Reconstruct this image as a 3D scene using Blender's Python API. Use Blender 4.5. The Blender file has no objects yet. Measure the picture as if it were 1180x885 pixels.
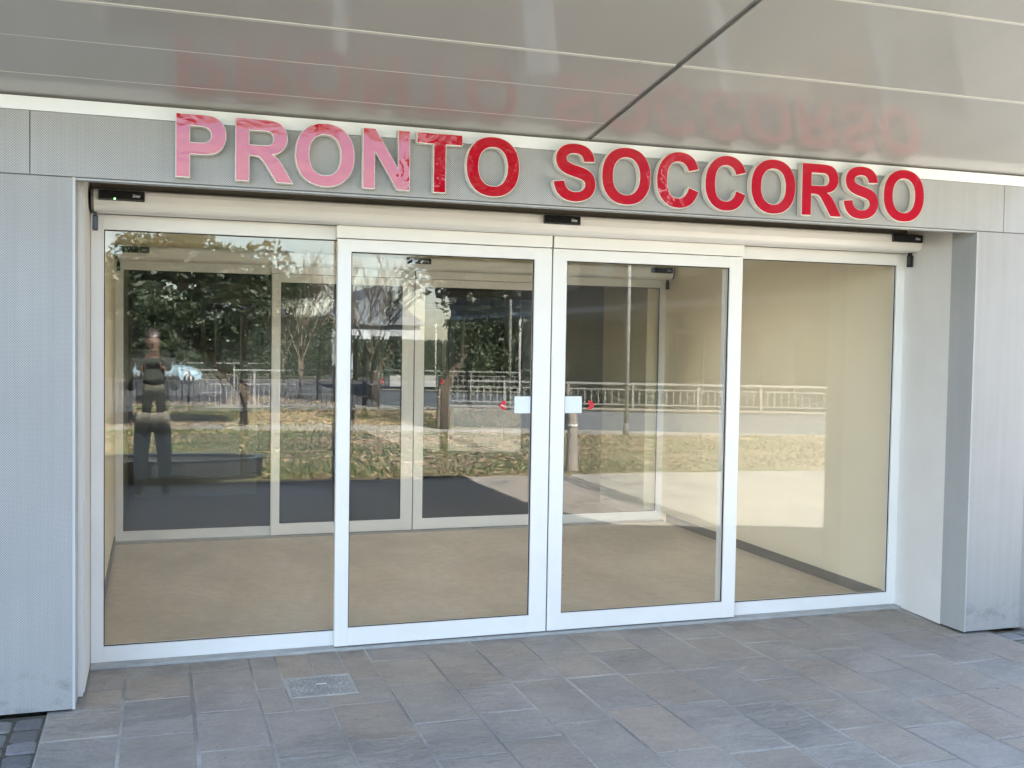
import bpy, bmesh, math, random
from mathutils import Vector, Matrix
R = math.radians
random.seed(7)
CAM_POS = (0.964, -5.830, 1.715)
CAM_F, CAM_YAW, CAM_PIT, CAM_ROL = 1229.697, 18.46, -2.25, .93
EXPOSURE = 3.95
scene = bpy.context.scene
COL = scene.collection

# ------------------------------------------------------------------ helpers
def root_loc(o):
    while o is not None and o.parent is not None:
        o = o.parent
    return o.location.copy() if o is not None else Vector((0, 0, 0))

class MB:
    """collects shapes in world metres; build() links them as one mesh object"""
    def __init__(self):
        self.v = []; self.f = []; self.fc = []; self.smooth = []
    def add(self, vs, fs, col=None, smooth=False):
        b = len(self.v)
        self.v += [tuple(p) for p in vs]
        for f in fs:
            self.f.append([b + i for i in f]); self.fc.append(col); self.smooth.append(smooth)
        return self
    def box(self, x0, x1, y0, y1, z0, z1, col=None):
        vs = [(x0,y0,z0),(x1,y0,z0),(x1,y1,z0),(x0,y1,z0),(x0,y0,z1),(x1,y0,z1),(x1,y1,z1),(x0,y1,z1)]
        return self.add(vs, [(0,3,2,1),(4,5,6,7),(0,1,5,4),(1,2,6,5),(2,3,7,6),(3,0,4,7)], col)
    def bevbox(self, x0, x1, y0, y1, z0, z1, b=0.004, seg=2):
        bm = bmesh.new()
        bmesh.ops.create_cube(bm, size=1)
        for p in bm.verts:
            p.co = Vector((x0 if p.co.x < 0 else x1, y0 if p.co.y < 0 else y1, z0 if p.co.z < 0 else z1))
        bmesh.ops.bevel(bm, geom=bm.edges[:], offset=b, segments=seg, affect='EDGES', profile=0.6)
        bm.verts.index_update()
        self.add([p.co.copy() for p in bm.verts], [[q.index for q in f.verts] for f in bm.faces])
        bm.free(); return self
    def frame(self, x0, x1, z0, z1, l, r, t, bt, y0, y1, b=0.003):
        """rectangular frame in the XZ plane, mitre free: stiles run full height"""
        self.bevbox(x0, x0 + l, y0, y1, z0, z1, b)
        self.bevbox(x1 - r, x1, y0, y1, z0, z1, b)
        self.bevbox(x0 + l - .001, x1 - r + .001, y0 + .0006, y1 - .0006, z1 - t, z1 - .0006, b)
        self.bevbox(x0 + l - .001, x1 - r + .001, y0 + .0006, y1 - .0006, z0 + .0006, z0 + bt, b)
        return self
    def prism(self, pts, off, col=None):
        """polygon pts (3D, planar) extruded by vector off"""
        n = len(pts); off = Vector(off)
        vs = [Vector(p) for p in pts] + [Vector(p) + off for p in pts]
        fs = [tuple(range(n))[::-1], tuple(range(n, 2 * n))]
        for i in range(n):
            j = (i + 1) % n
            fs.append((i, j, n + j, n + i))
        return self.add(vs, fs, col)
    def tube(self, pts, rads, n=8, cap=True, smooth=True):
        pts = [Vector(p) for p in pts]
        if not hasattr(rads, '__len__'): rads = [rads] * len(pts)
        vs = []; fs = []
        up = Vector((0, 0, 1))
        for i, p in enumerate(pts):
            d = (pts[min(i + 1, len(pts) - 1)] - pts[max(i - 1, 0)])
            d = d.normalized() if d.length > 1e-9 else Vector((0, 0, 1))
            a = d.cross(up)
            if a.length < 1e-3: a = d.cross(Vector((1, 0, 0)))
            a.normalize(); b = d.cross(a)
            for k in range(n):
                t = 2 * math.pi * k / n
                vs.append(p + (a * math.cos(t) + b * math.sin(t)) * rads[i])
        for i in range(len(pts) - 1):
            for k in range(n):
                k2 = (k + 1) % n
                fs.append((i*n + k, i*n + k2, (i+1)*n + k2, (i+1)*n + k))
        if cap:
            fs.append(tuple(range(n))[::-1]); fs.append(tuple(range((len(pts)-1)*n, len(pts)*n)))
        return self.add(vs, fs, None, smooth)
    def build(self, name, mat, parent=None):
        me = bpy.data.meshes.new(name)
        off = root_loc(parent) if parent is not None else Vector((0, 0, 0))
        me.from_pydata([Vector(p) - off for p in self.v], [], self.f)
        me.materials.append(mat)
        me.polygons.foreach_set('use_smooth', self.smooth)
        if any(c is not None for c in self.fc):
            ca = me.color_attributes.new('tint', 'FLOAT_COLOR', 'CORNER')
            for p, c in zip(me.polygons, self.fc):
                c = c if c is not None else (.5, .5, .5)
                for li in p.loop_indices:
                    ca.data[li].color = (c[0], c[1], c[2], 1)
        me.update()
        o = bpy.data.objects.new(name, me); COL.objects.link(o)
        if parent is not None: o.parent = parent
        return o

def fix_normals(o):
    bm = bmesh.new(); bm.from_mesh(o.data)
    bmesh.ops.recalc_face_normals(bm, faces=bm.faces[:]); bm.to_mesh(o.data); bm.free()
    return o

def tag(o, label=None, cat=None, group=None, kind=None):
    if label: o['label'] = label
    if cat: o['category'] = cat
    if group: o['group'] = group
    if kind: o['kind'] = kind
    return o

def thing(name, loc, label, cat, group=None):
    o = bpy.data.objects.new(name, None); COL.objects.link(o)
    o.location = loc; o.empty_display_size = .2
    return tag(o, label, cat, group)

# ------------------------------------------------------------------ materials
class NT:
    def __init__(self, name):
        self.m = bpy.data.materials.new(name); self.m.use_nodes = True
        self.t = self.m.node_tree; self.t.nodes.clear()
        self.out = self.n('ShaderNodeOutputMaterial')
    def n(self, typ, **kw):
        nd = self.t.nodes.new(typ)
        for k, val in kw.items(): setattr(nd, k, val)
        return nd
    def l(self, a, b): self.t.links.new(a, b)
    def val(self, sock, x):
        if hasattr(x, 'is_output'): self.l(x, sock)
        else: sock.default_value = x
    def math(self, op, a, b=None, clamp=False):
        m = self.n('ShaderNodeMath', operation=op, use_clamp=clamp)
        self.val(m.inputs[0], a)
        if b is not None: self.val(m.inputs[1], b)
        return m.outputs[0]
    def mix(self, fac, a, b, blend='MIX'):
        m = self.n('ShaderNodeMix', data_type='RGBA', blend_type=blend)
        self.val(m.inputs[0], fac)
        for s, x in ((m.inputs[6], a), (m.inputs[7], b)):
            if hasattr(x, 'is_output'): self.l(x, s)
            else: s.default_value = (*x[:3], 1)
        return m.outputs[2]
    def coords(self, scale=(1, 1, 1), rot=(0, 0, 0)):
        g = self.n('ShaderNodeNewGeometry')
        mp = self.n('ShaderNodeMapping'); mp.inputs['Scale'].default_value = scale
        mp.inputs['Rotation'].default_value = rot
        self.l(g.outputs['Position'], mp.inputs['Vector'])
        return mp.outputs[0]
    def noise(self, scale, detail=4, rough=.55, vec=None, dist=0):
        nz = self.n('ShaderNodeTexNoise'); nz.inputs['Scale'].default_value = scale
        nz.inputs['Detail'].default_value = detail; nz.inputs['Roughness'].default_value = rough
        nz.inputs['Distortion'].default_value = dist
        self.l(vec if vec is not None else self.coords(), nz.inputs['Vector'])
        return nz.outputs['Fac']
    def ramp(self, fac, stops):
        r = self.n('ShaderNodeValToRGB'); cr = r.color_ramp
        while len(cr.elements) < len(stops): cr.elements.new(.5)
        for e, (p, c) in zip(cr.elements, stops):
            e.position = p; e.color = (*c, 1) if len(c) == 3 else c
        self.l(fac, r.inputs[0]); return r.outputs[0]
    def bump(self, h, strength=.3, dist=.01, normal=None):
        b = self.n('ShaderNodeBump'); b.inputs['Strength'].default_value = strength
        b.inputs['Distance'].default_value = dist; self.l(h, b.inputs['Height'])
        if normal is not None: self.l(normal, b.inputs['Normal'])
        return b.outputs[0]
    def bsdf(self, color, rough=.5, metal=0, normal=None, spec=.5, coat=0, coat_rough=.05, **kw):
        p = self.n('ShaderNodeBsdfPrincipled')
        if hasattr(color, 'is_output'): self.l(color, p.inputs['Base Color'])
        else: p.inputs['Base Color'].default_value = (*color[:3], 1)
        self.val(p.inputs['Roughness'], rough); self.val(p.inputs['Metallic'], metal)
        p.inputs['Specular IOR Level'].default_value = spec
        p.inputs['Coat Weight'].default_value = coat; p.inputs['Coat Roughness'].default_value = coat_rough
        if normal is not None: self.l(normal, p.inputs['Normal'])
        for k, x in kw.items(): self.val(p.inputs[k], x)
        self.l(p.outputs[0], self.out.inputs[0]); return self.m

def g3(x, warm=0): return (x * (1 + warm), x, x * (1 - warm))

def m_paint(name, c, rough=.38, var=.06, bumps=.03, scale=3.0):
    """powder coated or painted surface with slight unevenness and faint grime"""
    t = NT(name)
    n1 = t.noise(scale, 5, .6); n2 = t.noise(60, 3)
    k = t.ramp(n1, [(.3, (1 - var,) * 3), (.7, (1, 1, 1))])
    col = t.mix(1.0, c, k, 'MULTIPLY')
    rg = t.math('ADD', t.math('MULTIPLY', n1, .14), rough - .07)
    return t.bsdf(col, rg, normal=t.bump(n2, bumps, .002))

def m_perf(name, base, hole, pitch=.012, rough=.42, axis='X', dirt=False, metal=.0):
    """perforated sheet metal: staggered dark holes in a pale sheet"""
    t = NT(name)
    g = t.n('ShaderNodeNewGeometry'); s = t.n('ShaderNodeSeparateXYZ'); t.l(g.outputs['Position'], s.inputs[0])
    u = s.outputs[axis]; w = s.outputs['Z']
    c = t.n('ShaderNodeCombineXYZ')
    t.l(t.math('MULTIPLY', t.math('ADD', u, w), .7071 / pitch * 1.0), c.inputs[0])
    t.l(t.math('MULTIPLY', t.math('SUBTRACT', w, u), .7071 / pitch * 1.0), c.inputs[1])
    vo = t.n('ShaderNodeTexVoronoi', voronoi_dimensions='2D', feature='F1'); vo.inputs['Scale'].default_value = 1
    vo.inputs['Randomness'].default_value = 0
    t.l(c.outputs[0], vo.inputs['Vector'])
    d = vo.outputs['Distance']
    mask = t.ramp(d, [(.26, (1, 1, 1)), (.36, (0, 0, 0))])
    cl = t.noise(1.3, 5, .6)
    var = t.ramp(cl, [(.3, (.9, .9, .9)), (.7, (1.04, 1.04, 1.04))])
    st = t.noise(1.0, 4, .6, t.coords((26, 26, .6)))
    var2 = t.ramp(st, [(.3, (.93, .93, .93)), (.7, (1.03, 1.03, 1.03))])
    sheet = t.mix(1, t.mix(1, base, var, 'MULTIPLY'), var2, 'MULTIPLY')
    col = t.mix(mask, sheet, hole)
    if dirt:
        # splash marks that stay near the foot of the cladding
        zz = t.ramp(t.math('MULTIPLY', w, 1.0), [(.0, (.75,) * 3), (.10, (.9,) * 3), (.22, (0, 0, 0))])
        nn = t.ramp(t.noise(9, 5, .65, t.coords((1, 1, 1.4))), [(.50, (0, 0, 0)), (.68, (1, 1, 1))])
        dk = t.mix(1, zz, nn, 'MULTIPLY')
        dk2 = t.n('ShaderNodeSeparateColor'); t.l(dk, dk2.inputs[0])
        col = t.mix(t.math('MULTIPLY', dk2.outputs[0], .6), col, (.10, .10, .10))
    return t.bsdf(col, rough, metal, t.bump(t.math('MULTIPLY', d, -1), .15, .002), .25)

def m_glass(name, tint=(.98, .985, .975), k=1.3):
    t = NT(name)
    lw = t.n('ShaderNodeLayerWeight'); lw.inputs['Blend'].default_value = .5
    f5 = t.math('POWER', lw.outputs['Facing'], 5.0)
    fac = t.math('ADD', t.math('MULTIPLY', f5, .96), .04)
    fac = t.math('MULTIPLY', fac, k, True)
    tr = t.n('ShaderNodeBsdfTransparent'); tr.inputs[0].default_value = (*tint, 1)
    gl = t.n('ShaderNodeBsdfGlossy'); gl.inputs['Roughness'].default_value = 0.0
    wob = t.bump(t.noise(.8, 1, .4), .004, .02); t.l(wob, gl.inputs['Normal'])
    mx = t.n('ShaderNodeMixShader'); t.l(fac, mx.inputs[0]); t.l(tr.outputs[0], mx.inputs[1]); t.l(gl.outputs[0], mx.inputs[2])
    df = t.n('ShaderNodeBsdfDiffuse'); df.inputs[0].default_value = (.8, .8, .78, 1)
    sm_ = t.noise(3.5, 7, .7, t.coords((1, 1, .6)))
    dust = t.math('MULTIPLY', t.math('SUBTRACT', sm_, .5, True), .025)
    m3 = t.n('ShaderNodeMixShader'); t.l(dust, m3.inputs[0]); t.l(mx.outputs[0], m3.inputs[1]); t.l(df.outputs[0], m3.inputs[2])
    t.l(m3.outputs[0], t.out.inputs[0]); return t.m

def m_paving(name):
    t = NT(name)
    at = t.n('ShaderNodeAttribute', attribute_name='tint', attribute_type='GEOMETRY')
    rot = t.coords((1, 1, 1), (0, 0, R(31)))
    n1 = t.noise(3.6, 8, .68); n2 = t.noise(48, 7, .75); n3 = t.noise(.9, 5, .6); n4 = t.noise(13, 6, .7, t.coords((1, 2.2, 1), (0, 0, R(20))), .8)
    k = t.mix(1, t.ramp(n1, [(.30, (.86, .86, .86)), (.5, (1, 1, 1)), (.72, (1.12, 1.115, 1.105))]),
              t.ramp(n2, [(.28, (.82, .82, .82)), (.72, (1.14, 1.14, 1.14))]), 'MULTIPLY')
    k = t.mix(1, k, t.ramp(n4, [(.3, (.90, .90, .90)), (.7, (1.09, 1.09, 1.09))]), 'MULTIPLY')
    k = t.mix(1, k, t.ramp(n3, [(.3, (.91, .915, .92)), (.7, (1.07, 1.05, 1.03))]), 'MULTIPLY')
    col = t.mix(1, at.outputs['Color'], k, 'MULTIPLY')
    rust = t.ramp(t.noise(2.1, 5, .6, rot), [(.64, (0, 0, 0)), (.82, (.28, .28, .28))])
    col = t.mix(rust, col, (.30, .235, .18))
    sc = t.ramp(t.noise(10, 7, .75, rot), [(.60, (0, 0, 0)), (.80, (.45, .45, .45))])
    col = t.mix(sc, col, (.46, .45, .42))
    sp = t.ramp(t.noise(27, 2, .4), [(.745, (0, 0, 0)), (.765, (.7, .7, .7))])
    col = t.mix(sp, col, (.06, .055, .05))
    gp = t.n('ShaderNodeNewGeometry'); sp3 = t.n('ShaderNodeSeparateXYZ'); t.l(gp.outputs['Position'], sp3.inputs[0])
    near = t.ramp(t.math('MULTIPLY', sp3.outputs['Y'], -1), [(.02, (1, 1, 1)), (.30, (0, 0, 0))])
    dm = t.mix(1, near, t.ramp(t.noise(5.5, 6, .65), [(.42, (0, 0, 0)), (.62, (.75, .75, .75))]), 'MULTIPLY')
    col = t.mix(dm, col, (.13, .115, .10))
    rough_area = t.ramp(t.noise(1.3, 3, .5, rot), [(.5, (.12, .12, .12)), (.62, (1, 1, 1))])
    cl = t.noise(6, 8, .66, t.coords((1.0, 2.4, 1), (0, 0, R(28))), 1.6)
    h = t.math('MULTIPLY', cl, rough_area)
    nb = t.bump(h, .9, .03); nb = t.bump(n2, .5, .004, nb); nb = t.bump(n1, .25, .02, nb)
    rg = t.math('ADD', t.math('MULTIPLY', n1, .25), .47)
    return t.bsdf(col, rg, normal=nb, spec=.35)

def m_ground(name, c1, c2, scale=6, rough=.9, bumpd=.01, c3=None):
    t = NT(name)
    n1 = t.noise(scale, 8, .68); n2 = t.noise(scale * .13, 4, .55); n3 = t.noise(scale * 9, 4, .6)
    col = t.ramp(n1, [(.3, c1), (.7, c2)])
    if c3: col = t.mix(t.ramp(n2, [(.42, (0, 0, 0)), (.6, (1, 1, 1))]), col, c3)
    col = t.mix(1, col, t.ramp(n3, [(.25, (.8,) * 3), (.75, (1.15,) * 3)]), 'MULTIPLY')
    return t.bsdf(col, rough, normal=t.bump(n3, .3, bumpd), spec=.3)

def m_leaf(name, c1, c2, rough=.45):
    t = NT(name)
    at = t.n('ShaderNodeAttribute', attribute_name='tint', attribute_type='GEOMETRY')
    s = t.n('ShaderNodeSeparateColor'); t.l(at.outputs['Color'], s.inputs[0])
    col = t.mix(s.outputs[0], c1, c2)
    return t.bsdf(col, rough, spec=.5)

M = {}
M['white'] = m_paint('white_powder_coat', (.85, .825, .785), .33, .05)
M['trim'] = m_paint('white_trim_band', (.80, .81, .81), .4, .05)
M['white_in'] = m_paint('white_powder_coat_inside', (.79, .775, .74), .35, .05)
M['reveal'] = m_paint('white_reveal_plaster', (.78, .76, .73), .55, .07, .10)
M['grey_return'] = m_perf('grey_return_sheet', (.44, .445, .44), (.33, .33, .33), .010, .5, 'Y')
M['perf'] = m_perf('perforated_cladding', (.395, .39, .378), (.21, .205, .20), .0078, .6, 'X', True)
M['perf_fascia'] = m_perf('perforated_fascia', (.42, .42, .41), (.20, .20, .198), .0078, .6, 'X')
M['edge'] = m_paint('pale_metal_edge', (.50, .50, .49), .45, .08)
M['gap_shade'] = m_paint('gap_shade_paint', (.22, .20, .17), .6, .2)  # dark brown stands in for the shade in the recess above the header
M['joint'] = m_paint('dark_joint', (.12, .12, .115), .6, .1)
M['black'] = m_paint('black_plastic', (.012, .012, .013), .22, .1)
M['rubber'] = m_paint('black_gasket', (.02, .02, .02), .6, .1)
M['navy'] = m_paint('sky_tinted_black_plastic', (.014, .018, .026), .18, .1)
M['steel'] = m_paint('brushed_steel', (.55, .55, .54), .3, .1)
M['glass'] = m_glass('door_glass')
M['threshold'] = m_paint('threshold_strip', (.42, .42, .40), .6, .25, .2, 12)
M['upper'] = m_paint('upper_wall_render', (.5, .49, .46), .8, .1, .2)
M['wing'] = m_paint('grey_wing_render', (.26, .255, .245), .85, .1, .2)
M['beige'] = m_paint('beige_wall_paint', (.88, .79, .60), .62, .05, .06, 1.2)
M['ceil'] = m_paint('beige_ceiling_paint', (.76, .70, .58), .7, .05)
M['skirt'] = m_paint('taupe_skirting', (.24, .21, .17), .5, .08)
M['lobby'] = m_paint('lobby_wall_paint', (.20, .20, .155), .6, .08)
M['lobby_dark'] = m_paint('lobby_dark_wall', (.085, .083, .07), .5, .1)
M['desk'] = m_paint('desk_dark_laminate', (.05, .04, .03), .3, .1)

def m_floor():
    t = NT('vestibule_resin_floor')
    n1 = t.noise(1.5, 8, .66, t.coords((1.25, .62, 1)), .3); n2 = t.noise(14, 6, .65)
    col = t.ramp(n1, [(.28, (.445, .38, .285)), (.5, (.535, .46, .35)), (.72, (.635, .56, .44))])
    col = t.mix(1, col, t.ramp(n2, [(.3, (.88,) * 3), (.7, (1.07,) * 3)]), 'MULTIPLY')
    sp = t.ramp(t.noise(4.3, 3, .5), [(.755, (0, 0, 0)), (.78, (.7, .7, .7))])
    col = t.mix(sp, col, (.07, .05, .03))
    return t.bsdf(col, .42, normal=t.bump(n2, .06, .004), spec=.35)
M['floor'] = m_floor()
M['lobby_floor'] = m_paint('lobby_grey_floor', (.30, .245, .17), .35, .12)

def m_soffit():
    t = NT('satin_soffit_panel')
    st = t.noise(1.0, 3, .5, t.coords((1.8, .25, .25)))
    col = t.ramp(st, [(.3, (.35, .345, .333)), (.7, (.385, .379, .366))])
    return t.bsdf(col, .45, 0, None, .3, .68, .085)
M['soffit'] = m_soffit()
M['soffit_joint'] = m_paint('pale_soffit_joint', (.55, .54, .51), .3, .03)
M['groove'] = m_paint('grey_groove_strip', (.17, .165, .155), .45, .05)
M['canopy'] = m_paint('canopy_edge', (.6, .6, .58), .4, .05)

def m_red():
    t = NT('glossy_red_acrylic')
    nb = t.bump(t.noise(7.0, 2, .45, t.coords((1, 1, 1.3)), 1.4), .5, .0024)
    t.bsdf((.42, .004, .018), .3, 0, nb, .0, 1.0, .012, **{'Coat IOR': 1.62})
    t.l(nb, [q for q in t.t.nodes if q.type == 'BSDF_PRINCIPLED'][0].inputs['Coat Normal'])
    return t.m
M['red'] = m_red()
M['letter_side'] = m_paint('cream_letter_return', (.80, .765, .69), .4, .05)
M['sticker_red'] = m_paint('red_sticker', (.60, .012, .03), .35, .05)
M['sticker_frost'] = m_paint('frosted_sticker', (.74, .79, .78), .5, .05)
M['sticker_white'] = m_paint('white_print', (.8, .8, .8), .4, .02)
tl = NT('green_status_light')
em = tl.n('ShaderNodeEmission'); em.inputs[0].default_value = (.15, 1, .2, 1); em.inputs[1].default_value = 1.6
tl.l(em.outputs[0], tl.out.inputs[0]); M['led'] = tl.m

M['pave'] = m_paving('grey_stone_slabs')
M['mortar'] = m_ground('pale_mortar', (.38, .36, .325), (.46, .44, .40), 9, .9, .004, (.22, .21, .195))
M['ground'] = m_ground('bare_ground', (.16, .13, .095), (.26, .22, .16), 3, .95)
M['cob_bed'] = m_ground('dark_sand_bed', (.06, .06, .045), (.12, .11, .085), 20)
M['lawn'] = m_ground('dry_lawn_soil', (.155, .12, .075), (.25, .205, .135), 5, .95, .02, (.10, .115, .045))
M['path'] = m_ground('grey_path', (.22, .21, .195), (.30, .285, .26), 5)
M['asphalt'] = m_ground('asphalt', (.05, .052, .056), (.075, .077, .08), 8)
M['gravel'] = m_ground('leaf_strewn_soil', (.12, .095, .07), (.24, .20, .15), 9)
M['grass'] = m_leaf('grass_blade', (.05, .085, .018), (.13, .15, .05), .6)
M['litter'] = m_leaf('dry_leaf', (.15, .09, .045), (.33, .25, .15), .7)
M['evergreen'] = m_leaf('evergreen_leaf', (.010, .019, .008), (.027, .044, .017), .5)
M['hedge'] = m_leaf('hedge_leaf', (.009, .018, .007), (.026, .042, .014), .6)
M['bark'] = m_ground('brown_bark', (.05, .04, .03), (.11, .085, .062), 14, .9, .02)
M['twig'] = m_ground('pale_twig_bark', (.085, .068, .052), (.16, .13, .10), 10, .9, .01)
M['wallpaint'] = m_paint('blue_grey_wall', (.115, .13, .15), .7, .1, .2)
M['rail'] = m_paint('galvanised_rail', (.25, .25, .245), .4, .1)
M['farwall'] = m_paint('grey_blue_render', (.085, .087, .09), .8, .08, .1)
M['farwhite'] = m_paint('white_house_render', (.32, .32, .31), .8, .06, .1)
M['farhouse'] = m_paint('pale_blue_grey_render', (.26, .285, .30), .8, .08, .1)
M['farroof'] = m_paint('grey_blue_roof', (.13, .15, .17), .6, .1)
M['window'] = m_paint('dark_window_pane', (.02, .024, .028), .08, .1)
M['stone'] = m_ground('grey_brown_stone', (.20, .175, .15), (.28, .25, .215), 15)
M['stake'] = m_paint('dark_post_wood', (.02, .018, .016), .6, .2)
M['carpaint'] = m_paint('pale_blue_car_paint', (.30, .42, .50), .2, .03)
M['tyre'] = m_paint('black_tyre', (.018, .018, .018), .8, .1)

def m_manhole():
    t = NT('galvanised_tread_plate')
    ck = t.n('ShaderNodeTexVoronoi', voronoi_dimensions='3D', feature='DISTANCE_TO_EDGE'); ck.inputs['Scale'].default_value = 44
    t.l(t.coords(), ck.inputs['Vector'])
    m = t.ramp(ck.outputs['Distance'], [(.02, (.44, .44, .44)), (.14, (.17, .17, .17)), (.4, (.36, .36, .36))])
    n1 = t.noise(6, 5)
    col = t.mix(1, m, t.ramp(n1, [(.3, (.75,) * 3), (.7, (1.2,) * 3)]), 'MULTIPLY')
    return t.bsdf(col, .5, .15, t.bump(ck.outputs['Distance'], .7, .006))
M['manhole'] = m_manhole()
M['planter'] = m_paint('dark_planter_steel', (.016, .016, .015), .7, .1)
M['skin'] = m_paint('skin', (.10, .062, .045), .6, .04)
M['hair'] = m_paint('dark_hair', (.03, .022, .016), .5, .2)
M['jacket'] = m_paint('dark_jacket_cloth', (.016, .02, .016), .9, .2, .3, 20)
M['trousers'] = m_paint('taupe_trouser_cloth', (.15, .138, .112), .9, .15, .3, 20)
M['shoe'] = m_paint('dark_shoe', (.02, .02, .02), .5, .1)

# ------------------------------------------------------------------ key dimensions (metres; door plane y = 0)
XL, XR = .645, 5.645
YF = -.65
Z_SOF0, SLOPE = 2.772, .14
def sof(y): return Z_SOF0 + SLOPE * (YF - y)
YC = -3.15                                   # outer edge of the canopy

# ------------------------------------------------------------------ building
bld = thing('hospital_building', (3.1, -.3, 0), 'hospital entrance block with grey perforated metal portal around the glass doors', 'building')
# left and right portal piers clad in perforated sheet
p = MB().box(-4.2, .615, YF, -.40, .012, 2.417)
tag(p.build('pier_cladding', M['perf'], bld), 'wide pier of perforated sheet left of the doors, dirty at its foot')
p = MB().box(5.606, 6.01, YF, -.40, .012, 2.417)
tag(p.build('pier_cladding', M['perf'], bld), 'narrow pier of perforated sheet right of the doors')
# corner edging of piers
MB().box(.607, .6185, YF - .002, -.45, .010, 2.4195).build('corner_edging', M['edge'], bld)
MB().box(5.594, 5.6055, YF - .001, -.445, .010, 2.4165).build('pier_return', M['grey_return'], bld)
# fascia over the doors
f = MB()
for a, b in ((-4.2, .431), (.435, 5.781), (5.785, 6.01)):
    f.box(a, b, YF - .004, -.585, 2.4225, 2.70)
f.build('fascia', M['perf_fascia'], bld)
MB().box(-4.2, 6.01, YF + .004, -.59, 2.4175, 2.70).build('fascia_joint', M['joint'], bld)
MB().box(-4.2, 6.01, YF - .003, -.46, 2.7025, 2.762).build('trim_band', M['trim'], bld)
MB().box(.62, 5.60, -.5845, .26, 2.50, 2.60).build('recess_ceiling', M['gap_shade'], bld)
MB().box(.62, 5.60, -.5845, -.56, 2.424, 2.4995).build('recess_lip', M['gap_shade'], bld)
MB().box(.614, 5.607, YF + .002, -.5855, 2.410, 2.417).build('fascia_underside', M['grey_return'], bld)
# reveals
MB().prism([(XR + .002, .10, 0.005), (XR + .30, .10, 0.005), (XR + .30, -.3995, 0.005), (5.605, -.3995, 0.005), (5.593, -.4445, 0.005)], (0, 0, 2.494)).build('reveal_panel', M['reveal'], bld)
MB().box(.30, XL - .002, -.3995, .10, .005, 2.499).build('reveal_panel', M['reveal'], bld)
MB().box(.6187, XL - .006, -.46, -.4, .005, 2.4165).build('reveal_panel', M['reveal'], bld)
# upper wall, roof and outer shell
MB().box(-14, 6.03, -.455, -.16, 2.764, 6.05).build('upper_wall', M['upper'], bld)
MB().box(-14, -4.2, -.55, -.2, 0, 2.763).build('front_wall', M['upper'], bld)
MB().box(5.97, 6.03, -.399, 12, 0, 6.0).build('side_wall', M['upper'], bld)
MB().box(-14, -13.8, -.2, 12, 0, 6.0).build('side_wall', M['upper'], bld)
MB().box(-13.8, 5.97, 11.8, 12, 0, 6.0).build('back_wall', M['upper'], bld)
rf = MB().box(-14.1, 6.10, -.50, .649, 6.05, 6.22).box(-14.1, 6.10, 2.451, 12.1, 6.05, 6.22)
rf.box(-14.1, 1.399, .6495, 2.4505, 6.05, 6.22).box(4.901, 6.10, .6495, 2.4505, 6.05, 6.22)
rf.build('roof', M['canopy'], bld)
w = MB().prism([(6.04, -.62, 0), (7.96, .11, 0), (14.5, 3.35, 0), (14.4, 3.65, 0), (7.85, .42, 0), (6.04, -.25, 0)], (0, 0, 2.6))
fix_normals(w.build('added_shadow_wing', M['wing'], bld))  # unseen wing, added so its shadow borders the sunlit paving
# vestibule
MB().box(XL - .005, XR + .005, .12, 3.42, -.05, .004).build('vestibule_floor', M['floor'], bld)
MB().box(XR + .003, 5.96, .101, 3.62, 0, 2.66).build('vestibule_wall', M['beige'], bld)
MB().box(.30, XL - .003, .101, 3.62, 0, 2.66).build('vestibule_wall', M['beige'], bld)
SKX0, SKX1, SKY0, SKY1 = 1.5, 4.8, .75, 2.35       # added roof opening and shaft, out of view, to brighten the vestibule
vc = MB().box(XL - .003, XR + .003, .262, SKY0, 2.62, 2.72).box(XL - .003, XR + .003, SKY1, 3.62, 2.62, 2.72)
vc.box(XL - .003, SKX0, SKY0 + .0005, SKY1 - .0005, 2.62, 2.72).box(SKX1, XR + .003, SKY0 + .0005, SKY1 - .0005, 2.62, 2.72)
vc.build('vestibule_ceiling', M['ceil'], bld)
ws = MB().box(SKX0 - .1, SKX1 + .1, SKY0 - .1, SKY0 - .001, 2.721, 6.3).box(SKX0 - .1, SKX1 + .1, SKY1 + .001, SKY1 + .1, 2.721, 6.3)
ws.box(SKX0 - .1, SKX0 - .001, SKY0 - .0005, SKY1 + .0005, 2.721, 6.3).box(SKX1 + .001, SKX1 + .1, SKY0 - .0005, SKY1 + .0005, 2.721, 6.3)
ws.build('added_light_shaft', M['white'], bld)
MB().box(XR - .010, XR + .0028, .12, 3.40, .004, .075).build('skirting_board', M['skirt'], bld)
MB().box(XL - .0028, XL + .008, .12, 3.40, .004, .075).build('skirting_board', M['skirt'], bld)
MB().box(.3, 5.96, .11, .262, 2.602, 2.764).build('lintel', M['ceil'], bld)
MB().box(.62, 5.66, 3.62, 3.70, 2.5, 2.78).build('lintel', M['lobby'], bld)
MB().box(XL - .002, XR + .001, .105, .255, 2.337, 2.4995).build('lintel', M['gap_shade'], bld)
MB().box(XL - .002, XR + .002, 3.51, 3.6195, 2.337, 2.6195).build('lintel', M['beige'], bld)
# lobby behind the inner doors
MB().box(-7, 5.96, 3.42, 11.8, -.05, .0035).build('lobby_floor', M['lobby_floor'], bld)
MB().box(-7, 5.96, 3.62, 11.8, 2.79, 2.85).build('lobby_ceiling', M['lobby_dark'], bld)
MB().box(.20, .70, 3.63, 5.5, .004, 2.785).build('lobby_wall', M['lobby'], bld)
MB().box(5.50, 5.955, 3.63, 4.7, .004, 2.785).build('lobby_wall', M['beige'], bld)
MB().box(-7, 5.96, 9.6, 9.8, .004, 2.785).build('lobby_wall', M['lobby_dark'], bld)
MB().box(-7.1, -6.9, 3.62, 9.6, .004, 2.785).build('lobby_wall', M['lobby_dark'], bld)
MB().box(-7, .2, 3.50, 3.62, .004, 2.785).build('lobby_wall', M['lobby_dark'], bld)
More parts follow.
